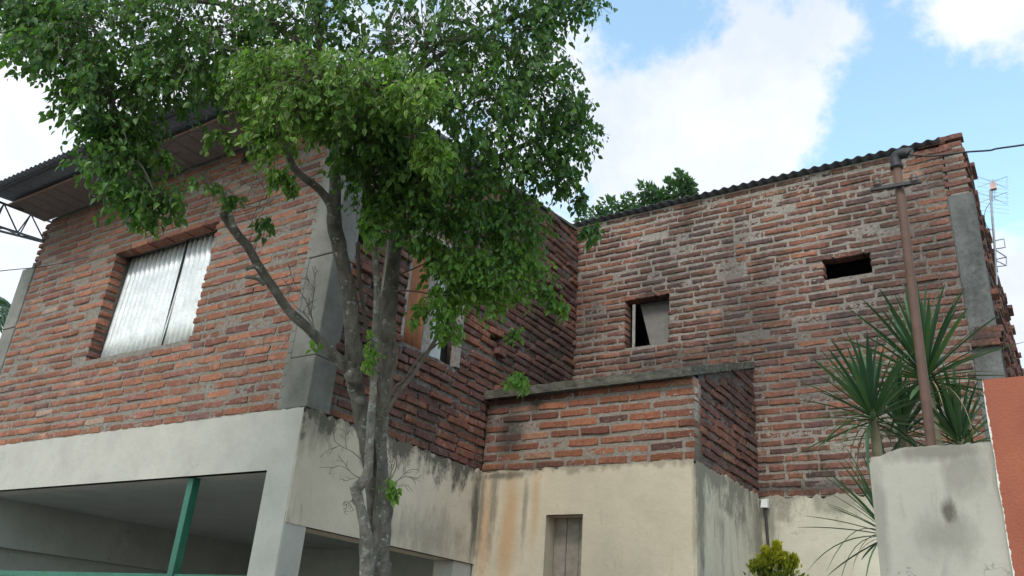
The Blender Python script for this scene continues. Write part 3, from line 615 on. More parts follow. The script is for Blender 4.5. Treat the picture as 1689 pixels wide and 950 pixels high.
mb = MB().hexa([(-1.3, Y3-.06, ZR+.006), (colx-.0, Y3-.06, ZR+.0), (colx, Y3+.1, ZR+.0), (-1.3, Y3+.1, ZR+.006), (-1.3, Y3-.06, ZR+.02), (colx-.0, Y3-.06, ZR+.03), (colx, Y3+.1, ZR+.03), (-1.3, Y3+.1, ZR+.02)])
MB().box((-.95, Y3+.02, ZR-.07), (colx-.05, Y3+.12, ZR+.005)).mk('roof_batten', DARKM, r3)
# openings
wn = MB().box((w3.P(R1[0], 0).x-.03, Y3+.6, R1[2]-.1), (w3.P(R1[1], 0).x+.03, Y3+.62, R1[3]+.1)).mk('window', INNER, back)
uw = R1[1]-R1[0]; hh = R1[3]-R1[2]
MB().hexa([w3.P(R1[0]+uw*.52, R1[2]-.01, .10), w3.P(R1[1]+.02, R1[2]-.01, .10), w3.P(R1[1]+.02, R1[2]-.01, .115), w3.P(R1[0]+uw*.52, R1[2]-.01, .115), w3.P(R1[0]+uw*.2, R1[3]+.0, .15), w3.P(R1[0]+uw*.92, R1[3]+.0, .15), w3.P(R1[0]+uw*.92, R1[3], .165), w3.P(R1[0]+uw*.2, R1[3], .165)]).mk('board', GREYB, wn)
# ================================================================== GATEPOST + ORANGE WALL
YG = 3.0
gl = ony(1433, 749, YG); gr_ = ony(1631, 733, YG); gb = ony(1448, 950, YG)
post = thing('gate_post', 'pale plastered pillar with chipped top and dark mould spot, in front of the spiky plants', 'pillar', (gl.x+.2, YG+.15, 0))
nx = 24; vs = []; top = []
xL, xR, zt = gl.x-.002, ony(1631, 733, YG).x, gl.z
for i in range(nx+1):
    x_ = xL+(xR-xL)*i/nx; px = i/nx
    cz = zt+.015-(.035*max(0, 1-px/.28))-(.012 if px < .04 else 0)+random.uniform(-.002, .002); top.append(cz)
mb = MB()
for i in range(nx):
    a = xL+(xR-xL)*i/nx; b = xL+(xR-xL)*(i+1)/nx
    mb.add([(a, YG, 0), (b, YG, 0), (b, YG, top[i+1]), (a, YG, top[i]), (a, YG+.025, top[i]), (b, YG+.025, top[i+1])], [(0, 1, 2, 3), (3, 2, 5, 4)])
mb.add([(xL, YG, 0), (xL, YG, top[0]), (xL, YG+.24, top[0]), (xL, YG+.24, 0)], [(0, 1, 2, 3)])
mb.add([(xR, YG, 0), (xR+.03, YG, 0), (xR+.03, YG, top[-1]), (xR, YG, top[-1])], [(0, 1, 2, 3)]); mb.mk('plaster_coat', GATEP, post)
o = MB().box((xL+.003, YG+.024, 0), (xR, YG+.24, zt-.004)).mk('post_core', concrete_mat('post_top', (.3, .27, .23), .15), post)
ow = MB()
oz = ony(1640, 627, YG).z; n = 30; zz = [i*oz/n for i in range(n+1)]
XE = [ony(1625, 660, YG).x+(vnoise(np.array([z_*30.]), np.array([.5]), 4)[0]-.5)*.007 for z_ in zz]
for i in range(n): ow.hexa([(XE[i], YG-.015, zz[i]), (3.2, YG-.015, zz[i]), (3.2, YG+.2, zz[i]), (XE[i], YG+.2, zz[i]), (XE[i+1], YG-.015, zz[i+1]), (3.2, YG-.015, zz[i+1]), (3.2, YG+.2, zz[i+1]), (XE[i+1], YG+.2, zz[i+1])])
o = ow.mk('garden_wall', ORANGE); o['label'] = 'terracotta orange painted wall at the right edge, joined to the pale pillar'; o['category'] = 'wall'
# ================================================================== SERVICE POLE
pb = ony(1536, 735, YG+.12); pt = ony(1478, 268, YG+.12); px_, py_ = (pb.x+pt.x)/2, YG+.12
pole = thing('service_pole', 'reddish brown pipe mast with elbow top and a small crossbar carrying two insulators', 'pole', (px_, py_, zt-.3))
MB().tube([(pb.x, py_, zt-.3), (pb.x, py_, zt), (pt.x, py_, pt.z-.25), (pt.x, py_, pt.z)], .0170, 16).mk('pipe', RPIPE, pole, True)
e1 = ony(1482, 257, py_); e2 = ony(1497, 253, py_-.01)
MB().tube(spline([(pt.x, py_, pt.z-.02), (pt.x, py_, pt.z+.012), (pt.x+.012, py_-.003, pt.z+.03), (e2.x-.0, e2.y, e2.z+.002), (e2.x+.008, e2.y, e2.z-.004)], 5), .0215, 14).tube([(pt.x, py_, pt.z-.028), (pt.x, py_, pt.z-.012)], .0245, 14).mk('elbow', DARKM, pole, True)
c0 = ony(1436, 313, py_-.028); c1 = ony(1520, 299, py_-.028)
c1 = Vector((c1.x, c0.y, c1.z)); MB().bar(c0, c1, .014, .013).mk('crossbar', DARKM, pole)
for q in (ony(1447, 302, py_-.028), ony(1508, 296, py_-.028)):
    mb = MB()
    prof = [(-.024, .005), (-.016, .010), (-.012, .016), (-.006, .017), (-.003, .011), (.001, .016), (.008, .0165), (.012, .009), (.018, .012), (.022, .006)]
    mb.tube([(q.x, q.y, q.z+a) for a, r in prof], [r for a, r in prof], 14); mb.mk('insulator', CERAM, pole, True)
cw = [ony(x, y, YG+.1+k*.1) for k, (x, y) in enumerate([(1496, 255), (1540, 257), (1590, 251), (1632, 248), (1645, 245), (1700, 237), (1790, 222)])]
o = MB().tube(spline([Vector((v.x, py_-.02, v.z)) for v in [ony(x, y, py_-.02) for x, y in [(1496, 255), (1540, 257), (1590, 251), (1632, 248), (1645, 245), (1700, 237), (1790, 220), (2300, 150)]]]+[Vector((9.0, py_+.2, 4.4))], 6), .0036, 6).mk('power_cable', BLACK, None, True)
o['label'] = 'thin black cable leaving the pipe mast elbow toward the right'; o['category'] = 'cable'
# ================================================================== ANTENNA
YA = 8.6
def an(x, y): return ony(x, y, YA)
ant = thing('tv_antenna', 'thin rooftop antenna with two bow tie elements beside the far corner of the right building', 'antenna', tuple(an(1640, 440)))
MB().tube([an(1633, 313), an(1641, 410), an(1644, 470)], .011, 8).mk('mast', STEEL, ant)
for k, (yy, s_) in enumerate(((300, 1), (326, 1))):
    mb = MB()
    for sx in (-1, 1):
        c_ = an(1637, yy); a = an(1637+sx*24, yy-9); b = an(1637+sx*24, yy+9+(2 if sx > 0 else 0)); mb.tube([c_, a, b, c_], .0035, 5)
    mb.mk('bow_tie_element', STEEL, ant)
mb = MB()
for i in range(9): a = an(1612, 290+i*6.5); b = an(1664, 296+i*6.5); a.y = b.y = YA+.06; mb.tube([a, b], .0015, 4)
mb.mk('reflector_rods', STEEL, ant)
MB().tube([an(1637, 296), an(1637, 332)], .005, 6).tube([an(1641, 296), an(1641, 330)], .004, 6).mk('boom', STEEL, ant)
MB().box(an(1634, 311)+Vector((0, -.03, -.02)), an(1641, 306)+Vector((.01, .02, .02))).mk('junction_box', simple('pink_plastic', (.5, .3, .27), .5), ant)
MB().tube(spline([an(1637, 330), an(1626, 345), an(1624, 362), an(1630, 376), an(1640, 380)], 5), .003, 5).mk('coax_loop', BLACK, ant)
mb = MB()
for P_ in ([(1636, 398), (1656, 394), (1658, 408), (1640, 411)], [(1640, 411), (1660, 424), (1660, 438), (1642, 440), (1642, 428), (1660, 424)], [(1642, 440), (1640, 428), (1660, 438)]): mb.tube([an(*q) for q in P_], .006, 6)
mb.mk('bracket', STEEL, ant)
# ================================================================== GATE + FENCE
ZG = 1.96
gx0, gx1 = -8.3, (pl+pl2)/2-.02
gate = thing('metal_gate', 'green painted metal gate closing the garage under the grey beam, with one tall green post', 'gate', (-6.4, Y1+.05, 0))
MB().box((gx0, Y1+.03, ZG-.04), (gx1, Y1+.07, ZG)).mk('top_rail', GREEN, gate)
MB().box((gx0, Y1+.03, .1), (gx1, Y1+.07, .15)).mk('bottom_rail', GREEN, gate)
g0 = ony(320, 795, Y1+.05); bevel(MB().box((g0.x-.03, Y1+.02, ZG-.041-1.9), (g0.x+.03, Y1+.08, ZB-.002)).mk('post', GREEN, gate), .004)
PK = MB().box((-.008, -.008, .14), (.008, .008, ZG-.04)).mk('picket', DARKM, gate); PK.location = (gx0+.05, Y1+.05, 0)
n = int((gx1-gx0)/.055)
for i in range(1, n-1):
    x_ = gx0+.05+i*.055
    if abs(x_-g0.x) < .04: continue
    o = PK.copy(); C.objects.link(o); o.location = (x_, Y1+.05, 0)
fen = thing('metal_fence', 'low green metal fence crossing in front of the tree trunk right of the corner pillar', 'fence', (-3, Y1+.05, 0))
MB().box((X2+.02, Y1+.02, ZG-.035), (-1.2, Y1+.055, ZG-.0)).mk('top_rail', GREEN, fen)
MB().box((X2+.02, Y1+.02, .1), (-1.2, Y1+.055, .14)).mk('bottom_rail', GREEN, fen)
PK2 = MB().box((-.008, -.008, .14), (.008, .008, ZG-.036)).mk('picket', DARKM, fen); PK2.location = (X2+.08, Y1+.038, 0)
for i in range(1, 26): o = PK2.copy(); C.objects.link(o); o.location = (X2+.08+i*.11, Y1+.038, 0)
MB().box((-1.2, Y1+.01, 0), (-1.15, Y1+.06, ZG+.03)).mk('post', GREEN, fen)
# junction box on corner
q = onx(1257, 826, X5+.0); q = Vector((X5+.06, Y3-.05, ony(1257, 828, Y3-.05).z))
jb = thing('lamp_holder', 'small broken white plastic fitting with a dark pipe below in the corner beside the annex', 'fitting', tuple(q))
MB().hexa([q+Vector(v) for v in ((-.03, -.03, -.05), (.03, -.03, -.05), (.03, .02, -.05), (-.03, .02, -.05), (-.02, -.02, .02), (.025, -.02, .02), (.03, .02, .03), (-.03, .02, .03))]).mk('cover', WHITE, jb)
MB().tube([q+Vector((.0, 0, -.05)), q+Vector((.01, 0, -.4)), q+Vector((.015, 0, -1.2))], .012, 8).mk('pipe', DARKM, jb)
MB().tube([q+Vector((0, -.01, .02)), (q.x-.02, q.y, 4.1)], .0012, 5).mk('wire', GREYB, jb)
finish_bricks()
# ================================================================== LATTICE BOOM + wires, left
tr = thing('lattice_truss', 'dark steel lattice beam sticking out behind the left end of the house under its eave', 'truss', tuple(at(30, 360, 8)))
def tp(s, y0, y1): x = -60+s*200; return at(x, y0+(y1-y0)*s, 7.2+s*2.6)
ch = [lambda s: tp(s, 310, 388), lambda s: tp(s, 355, 419), lambda s: tp(s, 345, 402)+Vector((-.25, .15, 0))]
for f in ch: MB().tube([f(0), f(.5), f(1)], .012, 6).mk('chord', DARKM, tr)
for i in range(9):
    for (A, B) in ((0, 1), (0, 2), (1, 2)):
        a = ch[A](i/9) if i % 2 else ch[B](i/9); b = ch[B]((i+1)/9) if i % 2 else ch[A]((i+1)/9); MB().tube([a, b], .007, 5).mk('diagonal', DARKM, tr)
def cable(pts, lab, r=.004):
    o = MB().tube(spline(pts, 5), r, 5).mk('wire', BLACK, None, True); o['label'] = lab; o['category'] = 'wire'
cable([at(-200, 480, 7.5), at(-60, 455, 7.8), ony(0, 447, Y1-.6), ony(75, 439, Y1-.1), ony(146, 424, Y1-.012)], 'thin dark wire slanting across the left end of the brick front to the window')
cable([at(-200, 280, 9), at(-60, 292, 9), at(20, 303, 9), at(120, 330, 9.4)], 'thin dark wire against the pale sky just above the eave at far left')
# ================================================================== FOLIAGE
def leaf_mat(name, dark, light, pale, trans=.42, rough=.38):
    def b(t, bs):
        a = t.new('ShaderNodeAttribute', attribute_name='leaf'); sp = t.new('ShaderNodeSeparateColor'); t.put(sp.inputs[0], a.outputs['Color'])
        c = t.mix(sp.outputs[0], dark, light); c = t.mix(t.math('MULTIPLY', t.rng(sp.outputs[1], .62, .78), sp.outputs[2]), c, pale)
        g = t.noise(t.pos(), 40, 3, .5); c = t.mix(t.rng(g, .3, .7, 0, .3), c, t.mix(1, c, (.6, .6, .6), 'MULTIPLY'))
        t.put(bs.inputs['Base Color'], c); bs.inputs['Roughness'].default_value = rough; bs.inputs['Specular IOR Level'].default_value = .35
        tr_ = t.new('ShaderNodeBsdfTranslucent'); t.put(tr_.inputs[0], t.mix(1, c, (1.5, 1.7, .7), 'MULTIPLY'))
        mx = t.new('ShaderNodeMixShader'); mx.inputs[0].default_value = trans; t.l.new(bs.outputs[0], mx.inputs[1]); t.l.new(tr_.outputs[0], mx.inputs[2])
        t.l.new(mx.outputs[0], [n for n in t.n if n.type == 'OUTPUT_MATERIAL'][0].inputs[0])
    return mat(name, b)
LEAF = leaf_mat('ficus_leaf', (.042, .10, .034), (.14, .25, .04), (.36, .45, .13))
LEAF2 = leaf_mat('far_leaf', (.05, .095, .055), (.10, .17, .08), (.1, .15, .05))
BUSH = leaf_mat('bush_leaf', (.05, .09, .015), (.36, .34, .03), (.4, .4, .1))
YUC = leaf_mat('blade_leaf', (.02, .055, .03), (.075, .14, .06), (.26, .28, .18), .2, .5)
def bark(t, bs, k=1.0, th=.62):
    p = t.pos(); g = t.noise(t.sc(p, (1, 1, .4)), 18, 6, .65); c = t.mix(t.rng(g, .3, .7), (.062*k, .053*k, .045*k), (.19*k, .17*k, .145*k))
    v = t.noise(t.sc(p, (1, 1, 1.4)), 24, 4, .6); c = t.mix(t.rng(v, th, th+.03, 0, .8), c, (.40, .40, .37))
    c = t.mix(t.rng(t.noise(p, 6, 4, .6), .5, .7, 0, .5), c, (.07, .065, .055))
    return {'Base Color': c, 'Roughness': .9, 'Specular IOR Level': .2, 'Normal': t.bump(t.math('ADD', t.noise(t.sc(p, (1, 1, 3)), 30, 6, .7), g), .014, 1)}
BARK = mat('bark', lambda t, b: bark(t, b, 1.3)); TWIG = simple('twig_bark', (.13, .105, .085), .9, 0, .3, 30)
# leaf template: x across, y along, z normal
def leaf_template(k):
    rs = np.random.default_rng(k); ys = [0, .18, .42, .68, .86, 1.0]; ws = [0, .22, .27, .17, .06, 0]; fold = rs.uniform(.25, .6); curl = rs.uniform(.1, .4)
    v = []; e = []
    for y_, w_ in zip(ys, ws):
        zc = -curl*y_*y_*.6
        v.append((0, y_, zc)); e.append(0)
        if w_: v.append((-w_*.62, y_, zc+fold*w_*.62)); e.append(.55); v.append((w_*.62, y_, zc+fold*w_*.62)); e.append(.55); v.append((-w_, y_, zc+fold*w_)); e.append(1); v.append((w_, y_, zc+fold*w_)); e.append(1)
    # idx: 0 | 1 c,2 li,3 ri,4 lo,5 ro | 6.. | 11.. | 16.. | 21
    f = [(0, 1, 2), (0, 3, 1), (0, 2, 4), (0, 5, 3)]
    for b_ in (1, 6, 11): n = b_+5; f += [(b_, n, n+1), (b_, n+1, b_+1), (b_, b_+2, n+2), (b_, n+2, n), (b_+1, n+1, n+3), (b_+1, n+3, b_+3), (b_+2, b_+4, n+4), (b_+2, n+4, n+2)]
    f += [(16, 21, 17), (16, 18, 21), (17, 21, 19), (18, 20, 21)]
    return np.array(v), np.array(f), np.array(e)
LT = [leaf_template(i) for i in range(8)]
def emit_leaves(leaves, material, parent, name, single=0):
    """leaves: (base, dir, normal, size, tint, variegation)"""
    if single:
        sc_ = []
        for i, L in enumerate(leaves):
            c = Vector(L[0])-EYE; D = c.dot(fwd); x = 844.5+FPX*c.dot(rgt)/D; y = 475-FPX*c.dot(upv)/D
            sc_.append(L[3]/D if (0 < x < 1689 and 0 < y < 950) else -1)
        order = sorted(range(len(leaves)), key=lambda i: -sc_[i]); first = order[:single]; rest = order[single:]
        meshes = {}
        for i in first:
            b, d, n, s_, ti, va = leaves[i]; k = i % len(LT); tq = round(ti*4)/4; vq = round(va)
            if (k, tq, vq) not in meshes:
                v, f, e = LT[k]; me = bpy.data.meshes.new('leaf'); me.from_pydata([tuple(a) for a in v], [], [tuple(a) for a in f])
                a = me.attributes.new('leaf', 'FLOAT_COLOR', 'POINT'); a.data.foreach_set('color', np.stack([e*0+tq, e, e*0+vq, e*0+1], 1).astype(np.float32).ravel()); me.polygons.foreach_set('use_smooth', [True]*len(f)); me.materials.append(material); meshes[(k, tq, vq)] = me
            o = bpy.data.objects.new('leaf', meshes[(k, tq, vq)]); link(o, parent)
            d = Vector(d).normalized(); n = Vector(n); n = (n-d*n.dot(d)).normalized(); x_ = d.cross(n)
            M = (Matrix((x_, d, n)).transposed()*s_).to_4x4(); M.translation = Vector(b); o.matrix_basis = M
    else: rest = range(len(leaves))
    L = [leaves[i] for i in rest]
    B = np.array([l[0] for l in L]); Dv = np.array([l[1] for l in L]); N = np.array([l[2] for l in L]); S = np.array([l[3] for l in L]); Ti = np.array([l[4] for l in L]); Va = np.array([l[5] for l in L])
    Dv /= np.linalg.norm(Dv, axis=1, keepdims=True); N = N-Dv*(N*Dv).sum(1, keepdims=True); N /= np.linalg.norm(N, axis=1, keepdims=True); X = np.cross(Dv, N)
    V, F, A = [], [], []; n0 = 0; ks = np.arange(len(L)) % len(LT)
    for k in range(len(LT)):
        m_ = ks == k
        if not m_.any(): continue
        v, f, e = LT[k]; s = S[m_][:, None, None]
        vv = B[m_][:, None]+s*(v[None, :, :1]*X[m_][:, None]+v[None, :, 1:2]*Dv[m_][:, None]+v[None, :, 2:]*N[m_][:, None]); c = m_.sum()
        V.append(vv.reshape(-1, 3)); F.append((f[None]+(np.arange(c)*len(v))[:, None, None]+n0).reshape(-1, 3)); n0 += c*len(v)
        A.append(np.stack([np.repeat(Ti[m_], len(v)), np.tile(e, c), np.repeat(Va[m_], len(v))], 1))
    o = mk(name, np.vstack(V), np.vstack(F), material, parent, smooth=True, attrs={'leaf': np.vstack(A)}); o['kind'] = 'stuff'; return o
def rv(): return Vector((random.gauss(0, 1), random.gauss(0, 1), random.gauss(0, 1))).normalized()
def twig_leaves(p0, p1, n, size, tint, var, out, droop=.8, spread=.05):
    d = p1-p0
    for i in range(n):
        u = (i+random.random())/n; b = p0+d*u+Vector((0, 0, -.1*u*u*d.length*2))+rv()*spread*random.random()
        dv = (d.normalized()*.35+rv()*.75+Vector((0, 0, -droop))).normalized(); nn = (rv()*.8+Vector((0, 0, .55))+(b-Vector((-3.7, 3.8, 3.3))).normalized()*.2)
        out.append((tuple(b), tuple(dv), tuple(nn), size*random.uniform(.55, 1.3), min(1, max(0, tint+random.gauss(0, .22))), var if random.random() < .65 else 0))
# ---------------- the ficus in front of the corner
TD = 4.78
tree = thing('ficus_tree', 'large leafy tree with several grey stems and one cut limb at house corner', 'tree', tuple(Vector((at(618, 945, TD).x, at(618, 945, TD).y, 0))))
base = at(618, 945, TD)
def stem(pts, D0=TD, D1=None, k=5):
    D1 = D1 or D0; n = len(pts); P = []; R = []
    for i, (x, y, r) in enumerate(pts): D = D0+(D1-D0)*i/(n-1); P.append(at(x, y, D)); R.append(r/FPX*D)
    S = spline([(*p, r) for p, r in zip(P, R)], k); return [Vector(s[:3]) for s in S], [max(.002, s[3]) for s in S]
stems = {
 'L': ([(605, 960, 12), (605, 905, 12.5), (602, 872, 10), (597, 845, 8.5), (592, 826, 8.5), (588, 806, 9.5), (594, 799, 10), (603, 788, 8.5), (608, 770, 7.5), (609, 737, 7), (612, 690, 7), (615, 648, 6), (617, 605, 6.5), (618, 560, 6), (622, 500, 6), (620, 440, 5.5), (614, 380, 5.5), (606, 320, 5), (600, 260, 5), (596, 180, 4)], TD-.06, TD-.15),
 'R': ([(629, 960, 13.5), (630, 900, 13), (633, 860, 13), (636, 835, 13), (636, 812, 11), (632, 780, 9), (631, 745, 7.5), (630, 700, 10), (633, 650, 11), (637, 600, 12.5), (638, 558, 14.5), (641, 513, 14.5), (645, 452, 14), (654, 391, 12.5), (660, 350, 9.5), (661, 300, 8), (655, 230, 7), (648, 150, 6), (640, 40, 5)], TD, TD+.12),
 'M': ([(615, 930, 7), (618, 880, 6.5), (621, 845, 6.5), (625, 800, 5.5), (626, 760, 5), (622, 720, 4.5), (612, 680, 4)], TD-.05, TD+.02),
 'B': ([(616, 900, 9), (615, 840, 10), (614, 780, 14), (608, 740, 15), (600, 700, 14), (592, 661, 13.5), (584, 623, 14.5), (584, 585, 14.5), (581, 555, 13), (577, 498, 12.5), (569, 452, 12), (559, 406, 12.5), (551, 360, 12.5), (553, 298, 9), (551, 247, 8.5), (545, 170, 7), (530, 80, 6), (515, -40, 5)], TD+.12, TD-.15),
 'D': ([(592, 640, 10), (575, 612, 10), (554, 589, 9.5), (511, 544, 9), (477, 513, 8), (456, 483, 8), (431, 446, 7.6), (410, 409, 7.4), (393, 388, 7.4), (380, 371, 8), (373, 362, 5.5), (366, 351, 5.5)], TD+.08, TD-.5),
 'D2': ([(385, 376, 5.5), (381, 362, 5), (378, 350, 5)], TD-.48, TD-.5),
 'S1': ([(431, 450, 4), (420, 440, 4), (404, 443, 4)], TD-.42, TD-.45), 'S2': ([(436, 470, 4), (425, 460, 3.5), (404, 456, 3.6)], TD-.42, TD-.48),
 'E': ([(552, 368, 9), (545, 338, 8), (530, 316, 7), (517, 304, 6.5), (492, 285, 6.3), (479, 265, 6.3), (474, 240, 6), (470, 190, 5), (455, 120, 4.5), (420, 90, 4), (370, 80, 4), (320, 60, 3.5)], TD-.1, TD-.4),
 'F': ([(652, 400, 9), (675, 375, 8), (697, 350, 7.5), (725, 325, 6), (770, 290, 5.5), (830, 255, 5), (900, 225, 4)], TD+.1, TD+.3),
 'G': ([(648, 170, 5.5), (700, 110, 5), (780, 60, 4.5), (870, 20, 4)], TD+.1, TD+.1),
 'H': ([(537, 110, 6), (480, 60, 5), (380, 10, 4.5), (250, 0, 4), (120, 20, 3)], TD-.15, TD-.3),
 'I': ([(740, 312, 5), (780, 340, 4), (820, 390, 3.5), (850, 430, 3)], TD+.15, TD+.2),
}
mb = MB(); nodes = []
for k, (pts, d0, d1) in stems.items():
    P, R = stem(pts, d0, d1)
    if k == 'L': Lst = (P, R)
    else: mb.tube(P, R, 12, .22)
    if k not in ('S1', 'S2', 'D', 'D2', 'M'): nodes += [p for p in P if p.z > at(600, 400, TD).z or p.x > -3.2]
bl_ = at(605, 960, TD-.06); br_ = at(629, 960, TD)
lb = MB(); lb.tube(Lst[0], Lst[1], 12, .25)
mb.tube(spline([Vector((bl_.x+.03, bl_.y, -.02)), Vector((bl_.x+.02, bl_.y, .8)), bl_, at(605, 940, TD-.06)], 6), [.11]*6+[.075]*6+[.045]*7, 12, .2); mb.tube(spline([Vector((br_.x, br_.y, -.02)), Vector((br_.x, br_.y, .8)), br_, at(629, 940, TD)], 6), [.11]*6+[.08]*6+[.047]*7, 12, .2)
for (x, y, r) in ((588, 806, 11), (590, 826, 10), (607, 784, 8), (595, 661, 9), (584, 622, 17), (613, 905, 14)): 
    c_ = at(x, y, TD-.05 if x < 612 else TD); (lb if x < 609 and y > 700 else mb).tube([c_+Vector((0, 0, -.7*r/FPX*TD)), c_, c_+Vector((0, 0, .7*r/FPX*TD))], [r*.6/FPX*TD, r/FPX*TD, r*.6/FPX*TD], 10, .3)
trunk = mb.mk('trunk', BARK, tree, True)
rmz = trunk.modifiers.new('remesh', 'REMESH'); rmz.mode = 'VOXEL'; rmz.voxel_size = .0065; rmz.use_smooth_shade = True
st_ = lb.mk('stem', mat('bark_pale', lambda t, b: bark(t, b, 1.75, .57)), tree, True); rz_ = st_.modifiers.new('remesh', 'REMESH'); rz_.mode = 'VOXEL'; rz_.voxel_size = .006; rz_.use_smooth_shade = True
# strip of split pale wood, dead branches
P, R = stem([(642, 388, 1), (638, 420, 2), (634, 450, 2.2), (629, 480, 1.6), (624, 505, .8)], TD-.12); MB().tube(P, R, 6).mk('split_wood', simple('bare_wood', (.42, .37, .31), .8), tree)
for pts in ([(634, 686, 4), (657, 648, 3.8), (680, 620, 3.5), (703, 585, 3.2), (722, 556, 3), (752, 520, 2), (775, 480, 1.5)], [(635, 676, 2.4), (650, 640, 2), (668, 625, 2), (690, 592, 2), (712, 575, 1.8), (735, 565, 1.2), (800, 590, .8)], [(640, 640, 2.5), (650, 610, 2.8), (655, 580, 2.6), (650, 560, 2.2), (643, 548, 2)], [(590, 400, 3.5), (592, 450, 3.5), (598, 500, 3.2), (606, 550, 3)], [(641, 470, 1.6), (655, 455, 1.5), (690, 440, 1.2), (720, 425, 1)], [(640, 480, 1.2), (680, 480, 1.2), (720, 487, 1)]):
    P, R = stem(pts, TD-.05, TD+.05); MB().tube(P, R, 8, .15).mk('branch', TWIG, tree, True)
tw = MB()
def fine(x0, y0, ang, length, D, depth=3, r=1.1):
    p = [(x0, y0, r)]; a = ang; x, y = x0, y0
    for i in range(5): a += random.gauss(0, .18); x += math.cos(a)*length/5; y -= math.sin(a)*length/5; p.append((x, y, r*(1-.13*i)))
    P, R = stem(p, D, D+random.uniform(-.08, .08), 2); tw.tube(P, [max(q*.7, .0008) for q in R], 4)
    if depth > 0:
        for i in random.sample((1, 2, 3, 4, 5), 3): fine(p[i][0], p[i][1], ang+random.choice((-1, 1))*random.uniform(.4, .9), length*.45, D, depth-1, r*.6)
for (x, y, a, l) in [(600, 762, 2.5, 60), (603, 790, 2.8, 50), (640, 795, .7, 80), (636, 800, .3, 60), (588, 815, 4.0, 30), (517, 540, 1.6, 75), (515, 535, 2.0, 60), (513, 525, 1.2, 60), (640, 795, 1.2, 50)]: fine(x, y, a, l, TD-.1, 2)
for (x, y, a, l) in [(330, 215, 3.4, 70), (400, 330, 2.8, 90), (420, 310, 3.0, 90), (465, 300, 2.6, 100), (300, 250, 3.5, 80), (410, 400, 1.55, 90), (450, 330, 3.6, 80), (380, 270, .5, 80), (350, 190, 3.2, 90)]: fine(x, y, a, l, TD-.3, 2, 1.0)
